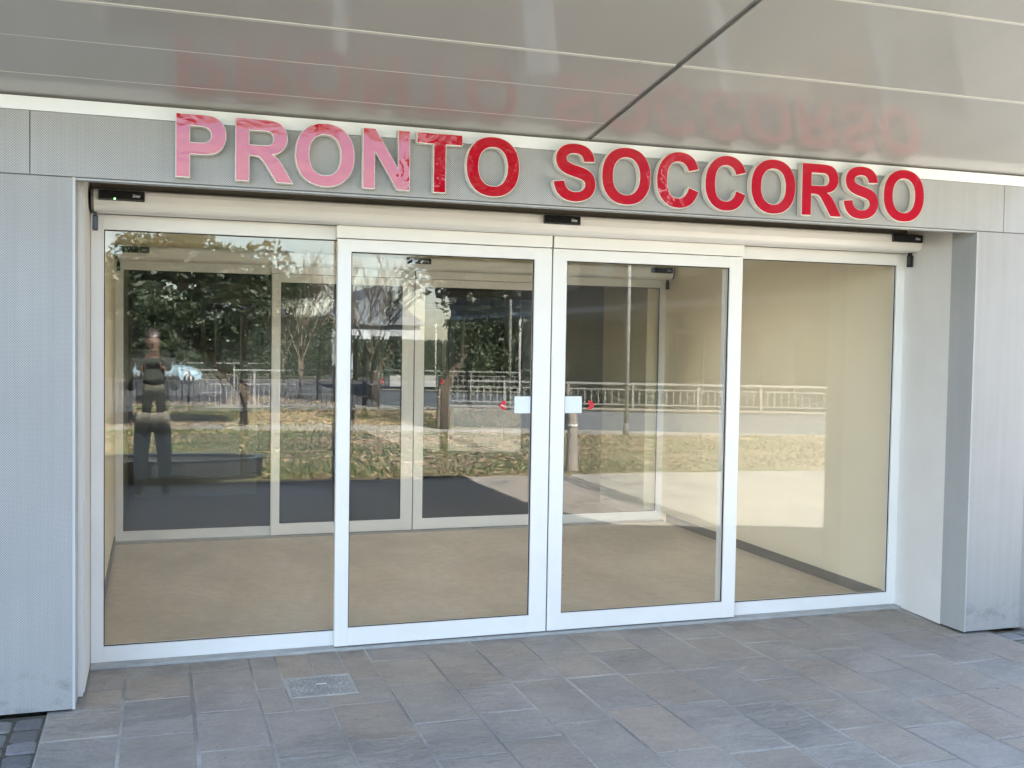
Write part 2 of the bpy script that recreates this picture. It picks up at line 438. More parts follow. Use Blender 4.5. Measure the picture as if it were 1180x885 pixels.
# double door on the lobby's back wall
for a in (1.55, 2.62, 4.05, 5.12):
    d = MB().frame(a, a + 1.04, .01, 2.25, .07, .07, .07, .1, 9.55, 9.597).build('back_door', M['lobby'], bld)
    MB().box(a + .07, a + .97, 9.575, 9.59, .11, 2.18).build('door_panel', M['lobby_dark'], d)
    for hx in ((1.74, 2.09) if a == 1.55 else (3.50,) if a == 2.62 else (5.02,) if a == 4.05 else (5.3,)):
        MB().tube([(hx, 9.51, 1.32), (hx, 9.51, 2.02)], .016 if a == 1.55 else .026, 8).build('pull_handle', M['steel'] if a == 1.55 else M['white'], d)

dsk = thing('reception_desk', (1.35, 6.2, 0), 'dark topped reception counter in the dim lobby behind the inner doors', 'desk')
MB().box(.75, 2.0, 5.95, 6.5, .02, .92).build('counter_front', M['lobby'], dsk)
MB().bevbox(.72, 2.05, 5.88, 6.55, .922, .965, .006).build('counter_top', M['desk'], dsk)

# ------------------------------------------------------------------ canopy
can = thing('entrance_canopy', (3, -1.9, 2.772), 'flat panelled metal canopy with satin soffit overhanging the entrance', 'canopy')
XG0, XG1 = 3.072, 3.105                     # the grey groove between the two fields of panels
def yfr(x_): return -(1.80 + .31 * x_) if x_ > 0 else -1.80
def xend(x_, y_): return x_ if x_ < 5.9 else x_ - .27 * (YF - y_)
def slab(x0, x1, y0, y1, dz0, dz1):
    """box that follows the soffit slope; y0 > y1"""
    return [(x0, y0, sof(y0) + dz0), (xend(x1, y0), y0, sof(y0) + dz0), (xend(x1, y1), y1, sof(y1) + dz0), (x0, y1, sof(y1) + dz0),
            (x0, y0, sof(y0) + dz1), (xend(x1, y0), y0, sof(y0) + dz1), (xend(x1, y1), y1, sof(y1) + dz1), (x0, y1, sof(y1) + dz1)]
BOXF = [(0,1,2,3),(7,6,5,4),(0,4,5,1),(1,5,6,2),(2,6,7,3),(3,7,4,0)]
def sbox(name, mat, *a):
    o = MB().add(slab(*a), BOXF).build(name, mat, can); return fix_normals(o)
XE = 6.02
def cbox(name, mat, x0, x1, y0, y1, dz0, dz1, n=10):
    """strip between y0 and y1, cut off by the slanted front edge"""
    mb = MB()
    cuts = sorted(set([x0, x1] + [x for x in (0.0,) if x0 < x < x1] + [x0 + (x1 - x0) * k / n for k in range(1, n)]))
    # x where the front edge passes y0 and y1
    for yy in (y0, y1):
        xc = (-yy - 1.80) / .31
        if x0 < xc < x1: cuts = sorted(set(cuts + [xc]))
    P2 = []; top = []
    xs_ = [x for x in cuts if yfr(x) < y0 - 1e-5 or x > (-y0 - 1.80) / .31 - 1e-6]
    if y0 > -1.80: xs_ = cuts
    if len(xs_) < 2: return
    poly = [(xend(x, y0), y0) for x in xs_] + [(xend(x, max(y1, yfr(x))), max(y1, yfr(x))) for x in reversed(xs_)]
    q = []
    for p_ in poly:
        if not q or (abs(p_[0] - q[-1][0]) > 1e-6 or abs(p_[1] - q[-1][1]) > 1e-6): q.append(p_)
    if abs(q[0][0] - q[-1][0]) < 1e-6 and abs(q[0][1] - q[-1][1]) < 1e-6: q.pop()
    lo = [(a_, b_, sof(b_) + dz0) for a_, b_ in q]
    fix_normals(mb.prism(lo, (0, 0, dz1 - dz0)).build(name, mat, can))
left_j = [(-.90, .004), (-1.29, .004), (-1.655, .018), (-2.38, .012)]
right_j = [(-1.655, .018), (-2.38, .012)]
for (x0, x1, js) in ((-4.3, XG0, left_j), (XG1, XE, right_j)):
    yy = YF + .012
    for yj, wj in js + [(-3.6, 0)]:
        cbox('soffit_panel', M['soffit'], x0, x1, yy, yj + wj / 2, 0, .03)
        if wj:
            cbox('joint_strip', M['soffit_joint'], x0, x1, yj + wj / 2 - .0003, yj - wj / 2 + .0003, -.0035 if wj > .01 else -.001, .02)
        yy = yj - wj / 2
cbox('groove_strip', M['groove'], XG0 + .0003, XG1 - .0003, YF + .012, -3.6, .008, .03, 2)
cbox('canopy_deck', M['canopy'], -4.3, XE, YF + .19, -3.6, .031, .20)
sbox('painted_shadow_gap', M['groove'], -4.3, XE - .02, YF + .17, YF + .0125, -.002, .029)  # grey strip colours in the shade between fascia and soffit

# ------------------------------------------------------------------ automatic doors (outer and inner)
def font_strokes(mb, x, z, h, y):
    """tiny maker's mark: five little slanted letters made of bars"""
    s = h; t = h * .17
    def bar(x0, z0, x1, z1):
        d = Vector((x1 - x0, 0, z1 - z0)); n = Vector((-d.z, 0, d.x)).normalized() * t / 2
        a = Vector((x0, y, z0)); b = Vector((x1, y, z1))
        mb.prism([a - n, b - n, b + n, a + n], (0, -.0006, 0))
    sl = .18 * s
    def L(px, segs):
        for (a, b, c, d) in segs: bar(x + px + a * s + sl * b, z + b * s, x + px + c * s + sl * d, z + d * s)
    L(0, [(0, 0, 0, 1), (0, 1, .4, .85), (.4, .85, .45, .15), (.45, .15, 0, 0)])           # D
    L(.72 * s, [(0, 0, 0, .62), (0, .8, 0, .95)])                                          # i
    L(.98 * s, [(.1, .95, .1, .0), (-.05, .62, .3, .62)])                                  # t
    L(1.42 * s, [(0, .32, .36, .32), (.36, .32, .3, .62), (.3, .62, .02, .6), (.02, .6, 0, .05), (0, .05, .36, .05)])  # e
    L(1.98 * s, [(.34, .6, .02, .6), (.02, .6, 0, .05), (0, .05, .34, .05)])               # c

def auto_door(Y, label, white, outer):
    d = thing('automatic_door', (3.145, Y, 0), label, 'door')
    yl0, yl1 = Y + .0, Y + .042          # sliding leaves
    yf0, yf1 = Y + .056, Y + .098        # fixed side lights
    # header box with rounded nose
    prof = [(.03, 2.455), (.03, 2.337), (-.085, 2.335), (-.115, 2.342), (-.130, 2.356), (-.140, 2.385), (-.142, 2.418), (-.136, 2.434), (-.120, 2.442), (-.02, 2.443)]
    hx0, hx1 = .668, 5.622
    hb = MB().prism([(hx0, Y + a, z) for a, z in prof], (hx1 - hx0, 0, 0)).build('header_box', white, d)
    fix_normals(hb)
    for cx in (hx0 - .0125, hx1 + .0005):
        pc = [(a * .985, 2.40 + (z - 2.40) * .97) for a, z in prof]
        e = MB().prism([(cx, Y + a, z) for a, z in pc], (.012, 0, 0)).build('end_cap', M['gap_shade'], hb); fix_normals(e)  # caps coloured dark for the shadow beside the header ends
    # sensors with maker's mark
    for i, (sx, sz) in enumerate(((.690, 2.384), (3.033, 2.384), (5.385, 2.388))):
        s = MB().bevbox(sx, sx + .218, Y - .168, Y - .139, sz, sz + .05, .007, 3).build('motion_sensor', M['black'], d)
        tx = MB(); font_strokes(tx, sx + .162, sz + .018, .0145, Y - .1683)
        tx.build('maker_mark', M['sticker_white'], s)
        if i == 0:
            MB().bevbox(sx + .074, sx + .081, Y - .1695, Y - .166, sz + .005, sz + .0105, .001).build('status_light', M['led'] if outer else M['sticker_white'], s)
    # emergency release levers under both ends of the header
    for sx in (.658, 5.600):
        b = MB().bevbox(sx, sx + .026, Y - .052, Y - .018, 2.243, 2.318, .004).build('release_lever', M['navy'] if sx < 1 else M['black'], d)  # left lever coloured bluish to suggest reflected sky
        MB().box(sx + .004, sx + .020, Y - .045, Y - .022, 2.3175, 2.3365).build('lever_mount', M['black'], b)
    # fixed outer frame
    fr = MB()
    fr.bevbox(XL, .708, yf0 - .004, yf1 + .004, .012, 2.336, .003)
    fr.bevbox(5.582, XR, yf0 - .004, yf1 + .004, .012, 2.336, .003)
    fr.bevbox(.7075, 5.5825, yf0 - .0035, yf1 + .0035, 2.259, 2.3355, .003)
    MB().box(XL + .003, XR - .003, Y + .0305, Y + (.104 if outer else .035), 2.338, 2.4985 if outer else 2.44).build('header_backing', M['gap_shade'], d)
    fr.bevbox(.7075, 1.93, yf0 - .0035, yf1 + .0035, .0125, .093, .003)
    fr.bevbox(4.37, 5.5825, yf0 - .0035, yf1 + .0035, .0125, .093, .003)
    fr.build('fixed_frame', white, d)
    for a, b, st in ((.708, 1.93, (1.925, 1.985)), (4.38, 5.582, (4.315, 4.38))):
        s = MB().bevbox(st[0], st[1], yf0, yf1, .0125, 2.2585, .003).build('inner_stile', white, d)
        pn = MB().box(a - .004, b + .002, Y + .072, Y + .080, .089, 2.263).build('side_glass', M['glass'], d)
        gk = MB()
        a2 = a if a < 1 else 4.381
        b2 = b if a > 1 else 1.924
        gk.box(a2, b2, Y + .0655, Y + .0705, 2.254, 2.2585); gk.box(a2, b2, Y + .0655, Y + .0705, .0935, .0975)
        gk.box(a2, a2 + .0045, Y + .0655, Y + .0705, .0977, 2.2538); gk.box(b2 - .0045, b2, Y + .0655, Y + .0705, .0977, 2.2538)
        gk.build('gasket', M['rubber'], pn)
    # covers over the sliding leaves
    for a, b in ((1.893, 3.142), (3.153, 4.405)):
        MB().bevbox(a, b, yl0 - .008, yl1 + .01, 2.266, 2.3345, .003).build('leaf_cover', white, d)
    MB().box(3.1425, 3.1525, yl0 + .006, yl1, 2.266, 2.334).build('cover_gap', M['rubber'], d)
    # sliding leaves
    for side, a, b, gl, gr in (('left', 1.900, 3.1435, 1.975, 3.037), ('right', 3.1515, 4.402, 3.238, 4.312)):
        lf = MB().frame(a, b, .018, 2.2615, gl - a, b - gr, 2.2615 - 2.194, .118 - .018, yl0, yl1).build('sliding_leaf', white, d)
        gp = MB().box(gl - .005, gr + .005, Y + .017, Y + .025, .112, 2.199).build('leaf_glass', M['glass'], lf)
        gk = MB()
        y0, y1 = Y + .010, Y + .0155
        gk.box(gl, gr, y0, y1, 2.188, 2.1935); gk.box(gl, gr, y0, y1, .1185, .1225)
        gk.box(gl, gl + .005, y0, y1, .123, 2.1878); gk.box(gr - .006, gr, y0, y1, .123, 2.1878)
        gk.build('gasket', M['rubber'], lf)
        sl = MB().box(a + .004, b - .004, yl0 + .008, yl1 - .004, .0135, .0185).build('floor_seal', M['rubber'], lf)
        if side == 'left':
            MB().bevbox(2.932, 3.0305, Y + .0150, Y + .0166, 1.303, 1.401, .0006).build('frosted_sticker', M['sticker_frost'] if outer else M['sticker_white'], lf)
            rx, sg = 2.862, -1
        else:
            MB().bevbox(3.2435, 3.352, Y + .0150, Y + .0166, 1.303, 1.401, .0006).build('frosted_sticker', M['sticker_frost'] if outer else M['sticker_white'], lf)
            rx, sg = 3.412, 1
        # red pointer sticker with a white bar
        tri = [(rx - sg * .020, 1.378), (rx + sg * .004, 1.372), (rx + sg * .024, 1.350), (rx + sg * .004, 1.326), (rx - sg * .020, 1.321), (rx - sg * .012, 1.350)]
        r_ = MB().prism([(x, Y + .0165, z) for x, z in tri], (0, -.0012, 0)).build('arrow_sticker', M['sticker_red'], lf); fix_normals(r_)
        if sg < 0:
            ba = MB().prism([(rx - .010, Y + .0152, 1.349), (rx + .018, Y + .0152, 1.336), (rx + .018, Y + .0152, 1.342), (rx - .010, Y + .0152, 1.355)], (0, -.0006, 0))
            fix_normals(ba.build('arrow_bar', M['sticker_white'], lf))
    MB().bevbox(3.144, 3.151, yl0 + .010, yl1 - .006, .02, 2.26, .002).build('meeting_seal', M['rubber'], d)
    # threshold
    MB().bevbox(XL + .001, XR - .001, Y - (.022 if outer else .01), Y + .13, -.01, .0125, .003).build('threshold', M['threshold'], d)
    return d
auto_door(0, 'white framed outer automatic sliding glass doors below the red letters', M['white'], True)
auto_door(3.474, 'white framed inner automatic sliding glass doors seen through the outer ones', M['white_in'], False)

# ------------------------------------------------------------------ sign letters
GLY = {
'P': (1366, ["M149,0 L149,1466 L624,1466 Q894,1466 976,1444 Q1102,1411 1187,1300 Q1272,1190 1272,1015 Q1272,880 1223,788 Q1174,696 1098,643 Q1023,591 944,574 Q837,553 634,553 L445,553 L445,0",
             "M445,1218 L445,802 L604,802 Q776,802 834,824 Q892,847 925,895 Q958,944 958,1010 Q958,1090 911,1142 Q864,1194 792,1207 Q738,1218 580,1218"]),
'R': (1479, ["M150,0 L150,1466 L773,1466 Q1008,1466 1114,1426 Q1221,1387 1285,1286 Q1349,1185 1349,1055 Q1349,896 1255,792 Q1162,688 976,662 Q1068,608 1128,543 Q1189,479 1291,314 L1470,0 L1116,0 L902,335 Q806,488 764,532 Q722,577 675,593 Q628,612 526,612 L446,612 L446,0",
             "M446,846 L665,846 Q878,846 931,864 Q984,882 1014,926 Q1044,970 1044,1036 Q1044,1110 1004,1155 Q965,1201 893,1213 Q857,1218 677,1218 L446,1218"]),
'N': (1479, ["M152,0 L152,1466 L440,1466 L1040,487 L1040,1466 L1315,1466 L1315,0 L1018,0 L427,956 L427,0"]),
'T': (1251, ["M478,0 L478,1218 L43,1218 L43,1466 L1210,1466 L1210,1218 L776,1218 L776,0"]),
'C': (1479, ["M1087,532 L1374,441 Q1308,201 1154,88 Q1000,-25 770,-25 Q485,-25 301,170 Q118,365 118,709 Q118,1073 306,1274 Q494,1491 787,1491 Q1056,1491 1220,1330 Q1318,1235 1367,1057 L1074,987 Q1048,1102 964,1169 Q880,1236 760,1236 Q594,1236 503,1117 Q412,998 412,731 Q412,448 502,338 Q592,228 758,228 Q880,228 964,302 Q1048,377 1087,532"]),
'S': (1366, ["M74,477 L362,505 Q388,360 467,292 Q547,224 682,224 Q825,224 897,284 Q970,345 970,426 Q970,478 939,514 Q909,551 833,578 Q781,596 596,642 Q358,701 262,787 Q127,908 127,1082 Q127,1194 190,1291 Q254,1389 373,1440 Q493,1491 661,1491 Q936,1491 1075,1370 Q1214,1250 1221,1049 L925,1036 Q906,1147 845,1195 Q784,1244 662,1244 Q536,1244 465,1192 Q419,1159 419,1103 Q419,1052 462,1016 Q517,970 728,920 Q940,871 1041,817 Q1143,764 1200,671 Q1257,578 1257,440 Q1257,315 1187,205 Q1118,96 991,42 Q864,-25 680,-25 Q402,-25 253,108 Q104,235 74,477"]),
}
def ell(cx, cy, rx, ry, n=56, e=2.25):
    o = []
    for i in range(n):
        t = 2 * math.pi * i / n; c, s = math.cos(t), math.sin(t)
        o.append((cx + rx * math.copysign(abs(c) ** (2 / e), c), cy + ry * math.copysign(abs(s) ** (2 / e), s)))
    return o
def contour(s):
    out = []; cur = None
    import re
    for cmd, args in re.findall(r'([MLQ])([^MLQ]+)', s):
        nums = [tuple(float(q) for q in pr.split(',')) for pr in args.split()]
        if cmd in 'ML': cur = nums[0]; out.append(cur)
        else:
            c, e = nums
            for k in range(1, 7):
                t = k / 6
                out.append(((1-t)**2*cur[0] + 2*t*(1-t)*c[0] + t*t*e[0], (1-t)**2*cur[1] + 2*t*(1-t)*c[1] + t*t*e[1]))
            cur = e
    if (Vector(out[0]) - Vector(out[-1])).length < 1: out.pop()
    return out
def glyph(ch):
    if ch == 'O': return 1593, [ell(797, 733, 708, 758), ell(797, 733, 405, 508)]
    a, cs = GLY[ch]; return a, [contour(c) for c in cs]
def curve_mesh(conts, s, ext, offs, name, mat, parent, x0, z0, y):
    cu = bpy.data.curves.new('outline', 'CURVE'); cu.dimensions = '2D'; cu.fill_mode = 'BOTH'
    cu.extrude = ext; cu.offset = offs
    for c in conts:
        sp = cu.splines.new('POLY'); sp.points.add(len(c) - 1); sp.use_cyclic_u = True
        for p_, q in zip(sp.points, c): p_.co = (q[0] * s, q[1] * s, 0, 1)
    tmp = bpy.data.objects.new('outline', cu); COL.objects.link(tmp)
    dg = bpy.context.evaluated_depsgraph_get(); dg.update()
    me = bpy.data.meshes.new_from_object(tmp.evaluated_get(dg))
    bpy.data.objects.remove(tmp); bpy.data.curves.remove(cu)
    off = root_loc(parent)
    for vtx in me.vertices:
        c = vtx.co
        vtx.co = Vector((x0 + c.x, y - c.z, z0 + c.y)) - off
    me.materials.clear(); me.materials.append(mat); me.name = name
    o = bpy.data.objects.new(name, me); COL.objects.link(o); o.parent = parent
    fix_normals(o)
    return o
S_ = .283 / 1466
pen = 1.048 - 149 * S_
ZB = 2.4455
order = ['first letter of PRONTO', 'second letter of PRONTO', 'third letter of PRONTO', 'fourth letter of PRONTO', 'fifth letter of PRONTO', 'last letter of PRONTO',
         None, 'first letter of SOCCORSO', 'first O of SOCCORSO', 'first C of SOCCORSO', 'second C of SOCCORSO', 'middle O of SOCCORSO', 'R in SOCCORSO', 'second S of SOCCORSO', 'final O of SOCCORSO']
for ch, wh in zip('PRONTO SOCCORSO', order):
    if ch == ' ': pen += 569 * S_ + .047; continue
    adv, conts = glyph(ch)
    xs = [q[0] for c in conts for q in c]; zs = [q[1] for c in conts for q in c]
    t = thing('sign_letter', (pen + (min(xs) + max(xs)) / 2 * S_, YF - .03, ZB), f'glossy red raised capital {ch} on the grey fascia, {wh}', 'sign letter', 'red raised letters over the entrance')
    curve_mesh(conts, S_, .021, .0035, 'letter_return', M['letter_side'], t, pen, ZB, YF - .033)
    curve_mesh(conts, S_, .0015, 0, 'letter_face', M['red'], t, pen, ZB, YF - .0562)
    pen += adv * S_

# ------------------------------------------------------------------ paving
rnd = random.Random(3)
gx = [.503, .82, 1.132, 1.437, 1.743, 2.06, 2.375, 2.665, 2.957, 3.252, 3.568, 3.868, 4.17, 4.482, 4.80, 5.12, 5.45, 5.782]
left_x = [.503 - .2]
def slab_col():
    b = rnd.uniform(.265, .30); k = rnd.random()
    if k < .10: return (b * 1.16, b * 1.0, b * .83)
    if k < .35: return (b * 1.12, b * 1.0, b * .85)
    return (b * rnd.uniform(1.07, 1.10), b, b * rnd.uniform(.87, .91))
def slab_sunlit():  # same stone, sunlight put in as a paler cream tone
    b = rnd.uniform(.28, .34); return (b * 1.06, b, b * .88)
pv = MB()
def add_slab(x0, x1, y0, y1, gap=.0048, colfn=slab_col):
    g = gap; j = lambda s: rnd.uniform(-s, s)
    zt = j(.0010); b = .0035
    xs0, xs1, ys0, ys1 = x0 + g + j(.003), x1 - g + j(.003), y0 + g + j(.004), y1 - g + j(.004)
    top = [(xs0 + b, ys0 + b, zt + j(.0007)), (xs1 - b, ys0 + b, zt + j(.0007)), (xs1 - b, ys1 - b, zt + j(.0007)), (xs0 + b, ys1 - b, zt + j(.0007))]
    mid = [(xs0, ys0, zt - b), (xs1, ys0, zt - b), (xs1, ys1, zt - b), (xs0, ys1, zt - b)]
    lo = [(a, c, -.02) for a, c, _ in mid]
    fs = [(0, 1, 2, 3)]
    for i in range(4):
        k = (i + 1) % 4
        fs.append((4 + i, 4 + k, k, i)); fs.append((8 + i, 8 + k, 4 + k, 4 + i))
    pv.add(top + mid + lo, fs, colfn())
def column(x0, x1, ya, yb, lens=None, skip=None, colfn=slab_col):
    y = ya
    k = 0
    while y > yb:
        ln = rnd.choice([.36, .42, .48, .56, .62]) if not lens or k >= len(lens) else lens[k]
        y2 = max(y - ln, yb)
        if y2 - yb < .12: y2 = yb
        if skip and not (y2 > skip[3] or y < skip[2]) and x1 > skip[0] and x0 < skip[1]:
            for (a, b, c, d) in ((x0, min(x1, skip[0]), y2, y), (max(x0, skip[1]), x1, y2, y),
                                 (max(x0, skip[0]), min(x1, skip[1]), max(y2, skip[3]), y), (max(x0, skip[0]), min(x1, skip[1]), y2, min(y, skip[2]))):
                if b - a > .02 and d - c > .02: add_slab(a, b, c, d, .0035)
        else:
            add_slab(x0, x1, y2, y, .0048, colfn)
        y = y2; k += 1
MH = (1.572, 1.908, -.742, -.432)
for i in range(len(gx) - 1):
    y0 = -.024 if gx[i] > .64 and gx[i+1] < 5.63 else -.664
    if gx[i] < .64: column(.645, gx[i+1], -.024, -.66, [.36]); column(gx[i], gx[i+1], -.66, -7.0); continue
    if gx[i+1] > 5.63: column(gx[i], 5.588, -.024, -.66, [.3]); column(gx[i], gx[i+1], -.66, -7.0); continue
    column(gx[i], gx[i+1], y0, -7.0, [rnd.uniform(.15, .55)], MH)
x = 6.07
while x < 13.5:
    column(x, x + .31, min(-.66, 0), -6.9 + .1 * max(0, x - 7.3), colfn=slab_sunlit); x += .31
x = .20
while x > -7:
    if x < -.9: column(x - .31, x, -.66, -7.1)
    x -= .31
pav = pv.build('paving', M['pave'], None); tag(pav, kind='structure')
mo = MB(); mo.box(.5005, 5.7855, -7.1, .02, -.03, -.0022).box(6.0665, 13.6, -7.1, .02, -.03, -.0022).box(-7.4, -.9005, -7.1, .02, -.03, -.0022).build('paving_bed', M['mortar'])
tag(bpy.data.objects['paving_bed'], kind='structure')
# cobble strips each side of the slabs
def cobbles(x0, x1, y0, y1, name):
    mb = MB(); r = random.Random(11)
    nx = max(2, round((x1 - x0) / .13)); px = (x1 - x0) / nx
    for i in range(nx):
        y = y1 - r.uniform(0, .05)
        while y > y0:
            L_ = r.uniform(.11, .20)
            cx = x0 + px * (i + .5); c = r.uniform(.12, .22)
            col = (c * r.uniform(.95, 1.1), c, c * r.uniform(.9, 1.05))
            hw, hl = px / 2 - r.uniform(.003, .008), L_ / 2 - r.uniform(.003, .008)
            zt = r.uniform(-.006, .002); cy = y - L_ / 2
            rings = []
            for (k, z) in ((1, -.02), (1, zt - .012), (.95, zt - .004), (.80, zt)):
                ring = []
                rr = .78
                for (ux, uy) in ((1, -rr), (1, rr), (rr, 1), (-rr, 1), (-1, rr), (-1, -rr), (-rr, -1), (rr, -1)):
                    ring.append((cx + hw * k * ux + r.uniform(-.004, .004), cy + hl * k * uy + r.uniform(-.004, .004), z + r.uniform(-.0015, .0015)))
                rings += ring
            fs = [tuple(range(24, 32))]
            for q in range(3):
                for s in range(8):
                    s2 = (s + 1) % 8; fs.append((q*8+s, q*8+s2, (q+1)*8+s2, (q+1)*8+s))
            mb.add(rings, fs, col)
            y -= L_
    o = mb.build(name, M['pave']); tag(o, kind='structure')
    b = MB().box(x0, x1, y0, y1, -.0295, -.0065).build('cobble_bed', M['cob_bed']); tag(b, kind='structure')
cobbles(-.9, .500, -5.5, -.652, 'cobblestone_paving')
cobbles(5.786, 6.066, -6.9, -.652, 'cobblestone_strip')

# manhole
mh = thing('manhole_cover', (1.74, -.587, 0), 'square galvanised metal inspection cover set in the grey slabs before the left pane', 'manhole cover')
fr = MB()
a, b, c, d = MH
for q in ((a + .003, b - .003, c + .003, c + .017), (a + .003, b - .003, d - .017, d - .003), (a + .003, a + .017, c + .0172, d - .0172), (b - .017, b - .003, c + .0172, d - .0172)):
    fr.box(q[0], q[1], q[2], q[3], -.02, .0015)
fr.build('cover_frame', M['threshold'], mh)
MB().box(a + .0172, b - .0172, c + .0172, d - .0172, -.0202, -.012).build('cover_pit', M['joint'], mh)
MB().bevbox(a + .021, b - .021, c + .021, d - .021, -.02, .0005, .002).build('cover_lid', M['manhole'], mh)
MB().bevbox(1.72, 1.775, -.568, -.556, .0006, .004, .0015).build('lift_bar', M['steel'], mh)

# ------------------------------------------------------------------ terrain and plantings in front of the entrance
def terr(y):
    if y > -20.6: return -.035
    if y > -32: return -.035 - 1.02 * (-20.6 - y) / 11.4
    return -1.055
g = MB(); ys = [60, 20, 0.02, -7, -14, -20.6, -23, -26, -29, -32, -45, -80, -150, -600]; xs = [-600, -100, -30, -10, 0, 10, 20, 40, 100, 600]
vs = [(x_, y_, terr(y_) - .03) for y_ in ys for x_ in xs]; nx = len(xs)
fs = [(j*nx+i, (j+1)*nx+i, (j+1)*nx+i+1, j*nx+i+1) for j in range(len(ys)-1) for i in range(nx-1)]
tag(g.add(vs, fs).build('ground', M['ground']), kind='structure')
def sheet(name, pts, z, mat):
    o = MB().prism([(a_, b_, z) for a_, b_ in pts], (0, 0, -.02)).build(name, mat); fix_normals(o); tag(o, kind='structure'); return o
lawn_pts = [(-16, -7.1), (4.24, -7.05), (7.34, -7.02), (10, -6.6), (13.6, -6.3), (16, -9.6), (13.4, -11.3), (9.2, -12.3), (6.8, -13.1), (1.27, -14.4), (-16, -15)]
sheet('lawn', lawn_pts, .012, M['lawn'])
sheet('footpath', [(-16, -15), (1.27, -14.4), (6.8, -13.1), (9.2, -12.3), (13.4, -11.3), (14.2, -12.0), (10.3, -13.6), (6.6, -15.0), (2.2, -16.8), (-16, -17.4)], -.004, M['path'])
sheet('planting_strip', [(-16, -17.4), (2.2, -16.8), (6.6, -15.1), (7.2, -19.4), (-16, -20)], -.010, M['gravel'])
o = MB().add([(-90, -32, -1.065), (90, -32, -1.065), (90, -66, -1.065), (-90, -66, -1.065)], [(0, 3, 2, 1)]).build('road', M['asphalt']); tag(o, kind='structure')

def in_poly(px, py, poly):
    c = False; n = len(poly); j = n - 1
    for i in range(n):
        xi, yi = poly[i]; xj, yj = poly[j]
        if (yi > py) != (yj > py) and px < (xj - xi) * (py - yi) / (yj - yi) + xi: c = not c
        j = i
    return c
from mathutils import noise as mnoise
rg = random.Random(5)
gr = MB(); n_ = 0
while n_ < 16000:
    px, py = rg.uniform(-3, 13), rg.uniform(-14.4, -6.9)
    if not in_poly(px, py, lawn_pts): continue
    if ((px - .92) / 1.4) ** 2 + ((py + 7.40) / .56) ** 2 < 1: continue
    dn = mnoise.noise(Vector((px * .55, py * .9, 0)))
    edge = py > -8.2 and px < 7.5
    dens = (.55 if px < 4 else .16) + .6 * dn + (.35 if edge else 0)
    if rg.random() > dens: continue
    n_ += 1
    h = rg.uniform(.03, .085) * (1.25 if edge else 1); a_ = rg.uniform(0, 6.28); wd = rg.uniform(.006, .012)
    lx, ly = rg.gauss(0, .04), rg.gauss(0, .04)
    dx, dy = math.cos(a_) * wd, math.sin(a_) * wd
    tcol = rg.random()
    gr.add([(px - dx, py - dy, .01), (px + dx, py + dy, .01), (px + lx * .5 + dx * .7, py + ly * .5 + dy * .7, .01 + h * .6), (px + lx, py + ly, .01 + h)], [(0, 1, 2, 3)], (tcol,) * 3)
tag(gr.build('grass', M['grass'], None), 'tufts of short green grass on the dry lawn before the entrance', 'grass', kind='stuff')
lt = MB(); n_ = 0
while n_ < 9000:
    px, py = rg.uniform(-3, 14), rg.uniform(-19.6, -6.9)
    onl = in_poly(px, py, lawn_pts); ons = py < -15.2 and px < 7
    if not (onl or ons): continue
    dn = mnoise.noise(Vector((px * .5 + 7, py * .7, 3)))
    if rg.random() > ((.75 if px > 3.4 else .35) if onl else .8) + .5 * dn: continue
    n_ += 1
    s = rg.uniform(.03, .075); a_ = rg.uniform(0, 6.28); ca, sa = math.cos(a_) * s, math.sin(a_) * s
    z = .016 if onl else -.005
    t1, t2 = rg.uniform(0, .05), rg.uniform(0, .05)
    lt.add([(px - ca, py - sa, z + t1), (px + sa * .5, py - ca * .5, z + .004), (px + ca, py + sa, z + t2), (px - sa * .5, py + ca * .5, z + .012)], [(0, 1, 2, 3)], (rg.random(),) * 3)
tag(lt.build('fallen_leaves', M['litter'], None), 'dry brown leaves strewn over the lawn and planting strip', 'leaves', kind='stuff')

pl = thing('steel_planter', (.92, -7.40, 0), 'long low oval planter of dark steel at the near edge of the lawn', 'planter')
def oval(rx, ry, z, n=48): return [(.92 + rx * math.cos(2 * math.pi * k / n), -7.40 + ry * math.sin(2 * math.pi * k / n), z) for k in range(n)]
def ringmesh(loops):
    n = 48; mb = MB(); vs = [p_ for l_ in loops for p_ in l_]
    fs = [(j*n+i, j*n+(i+1) % n, (j+1)*n+(i+1) % n, (j+1)*n+i) for j in range(len(loops)-1) for i in range(n)]
    return mb.add(vs, fs, None, False)
ringmesh([oval(1.26, .42, -.03), oval(1.30, .46, .25), oval(1.24, .40, .25), oval(1.22, .38, .1)]).build('planter_wall', M['planter'], pl)
fix_normals(ringmesh([oval(1.32, .48, .2505), oval(1.32, .48, .27), oval(1.22, .38, .27), oval(1.22, .38, .2505), oval(1.32, .48, .2505)]).build('rim', M['navy'], pl))
fix_normals(MB().prism(oval(1.215, .375, .16), (0, 0, .03)).build('soil', M['gravel'], pl))
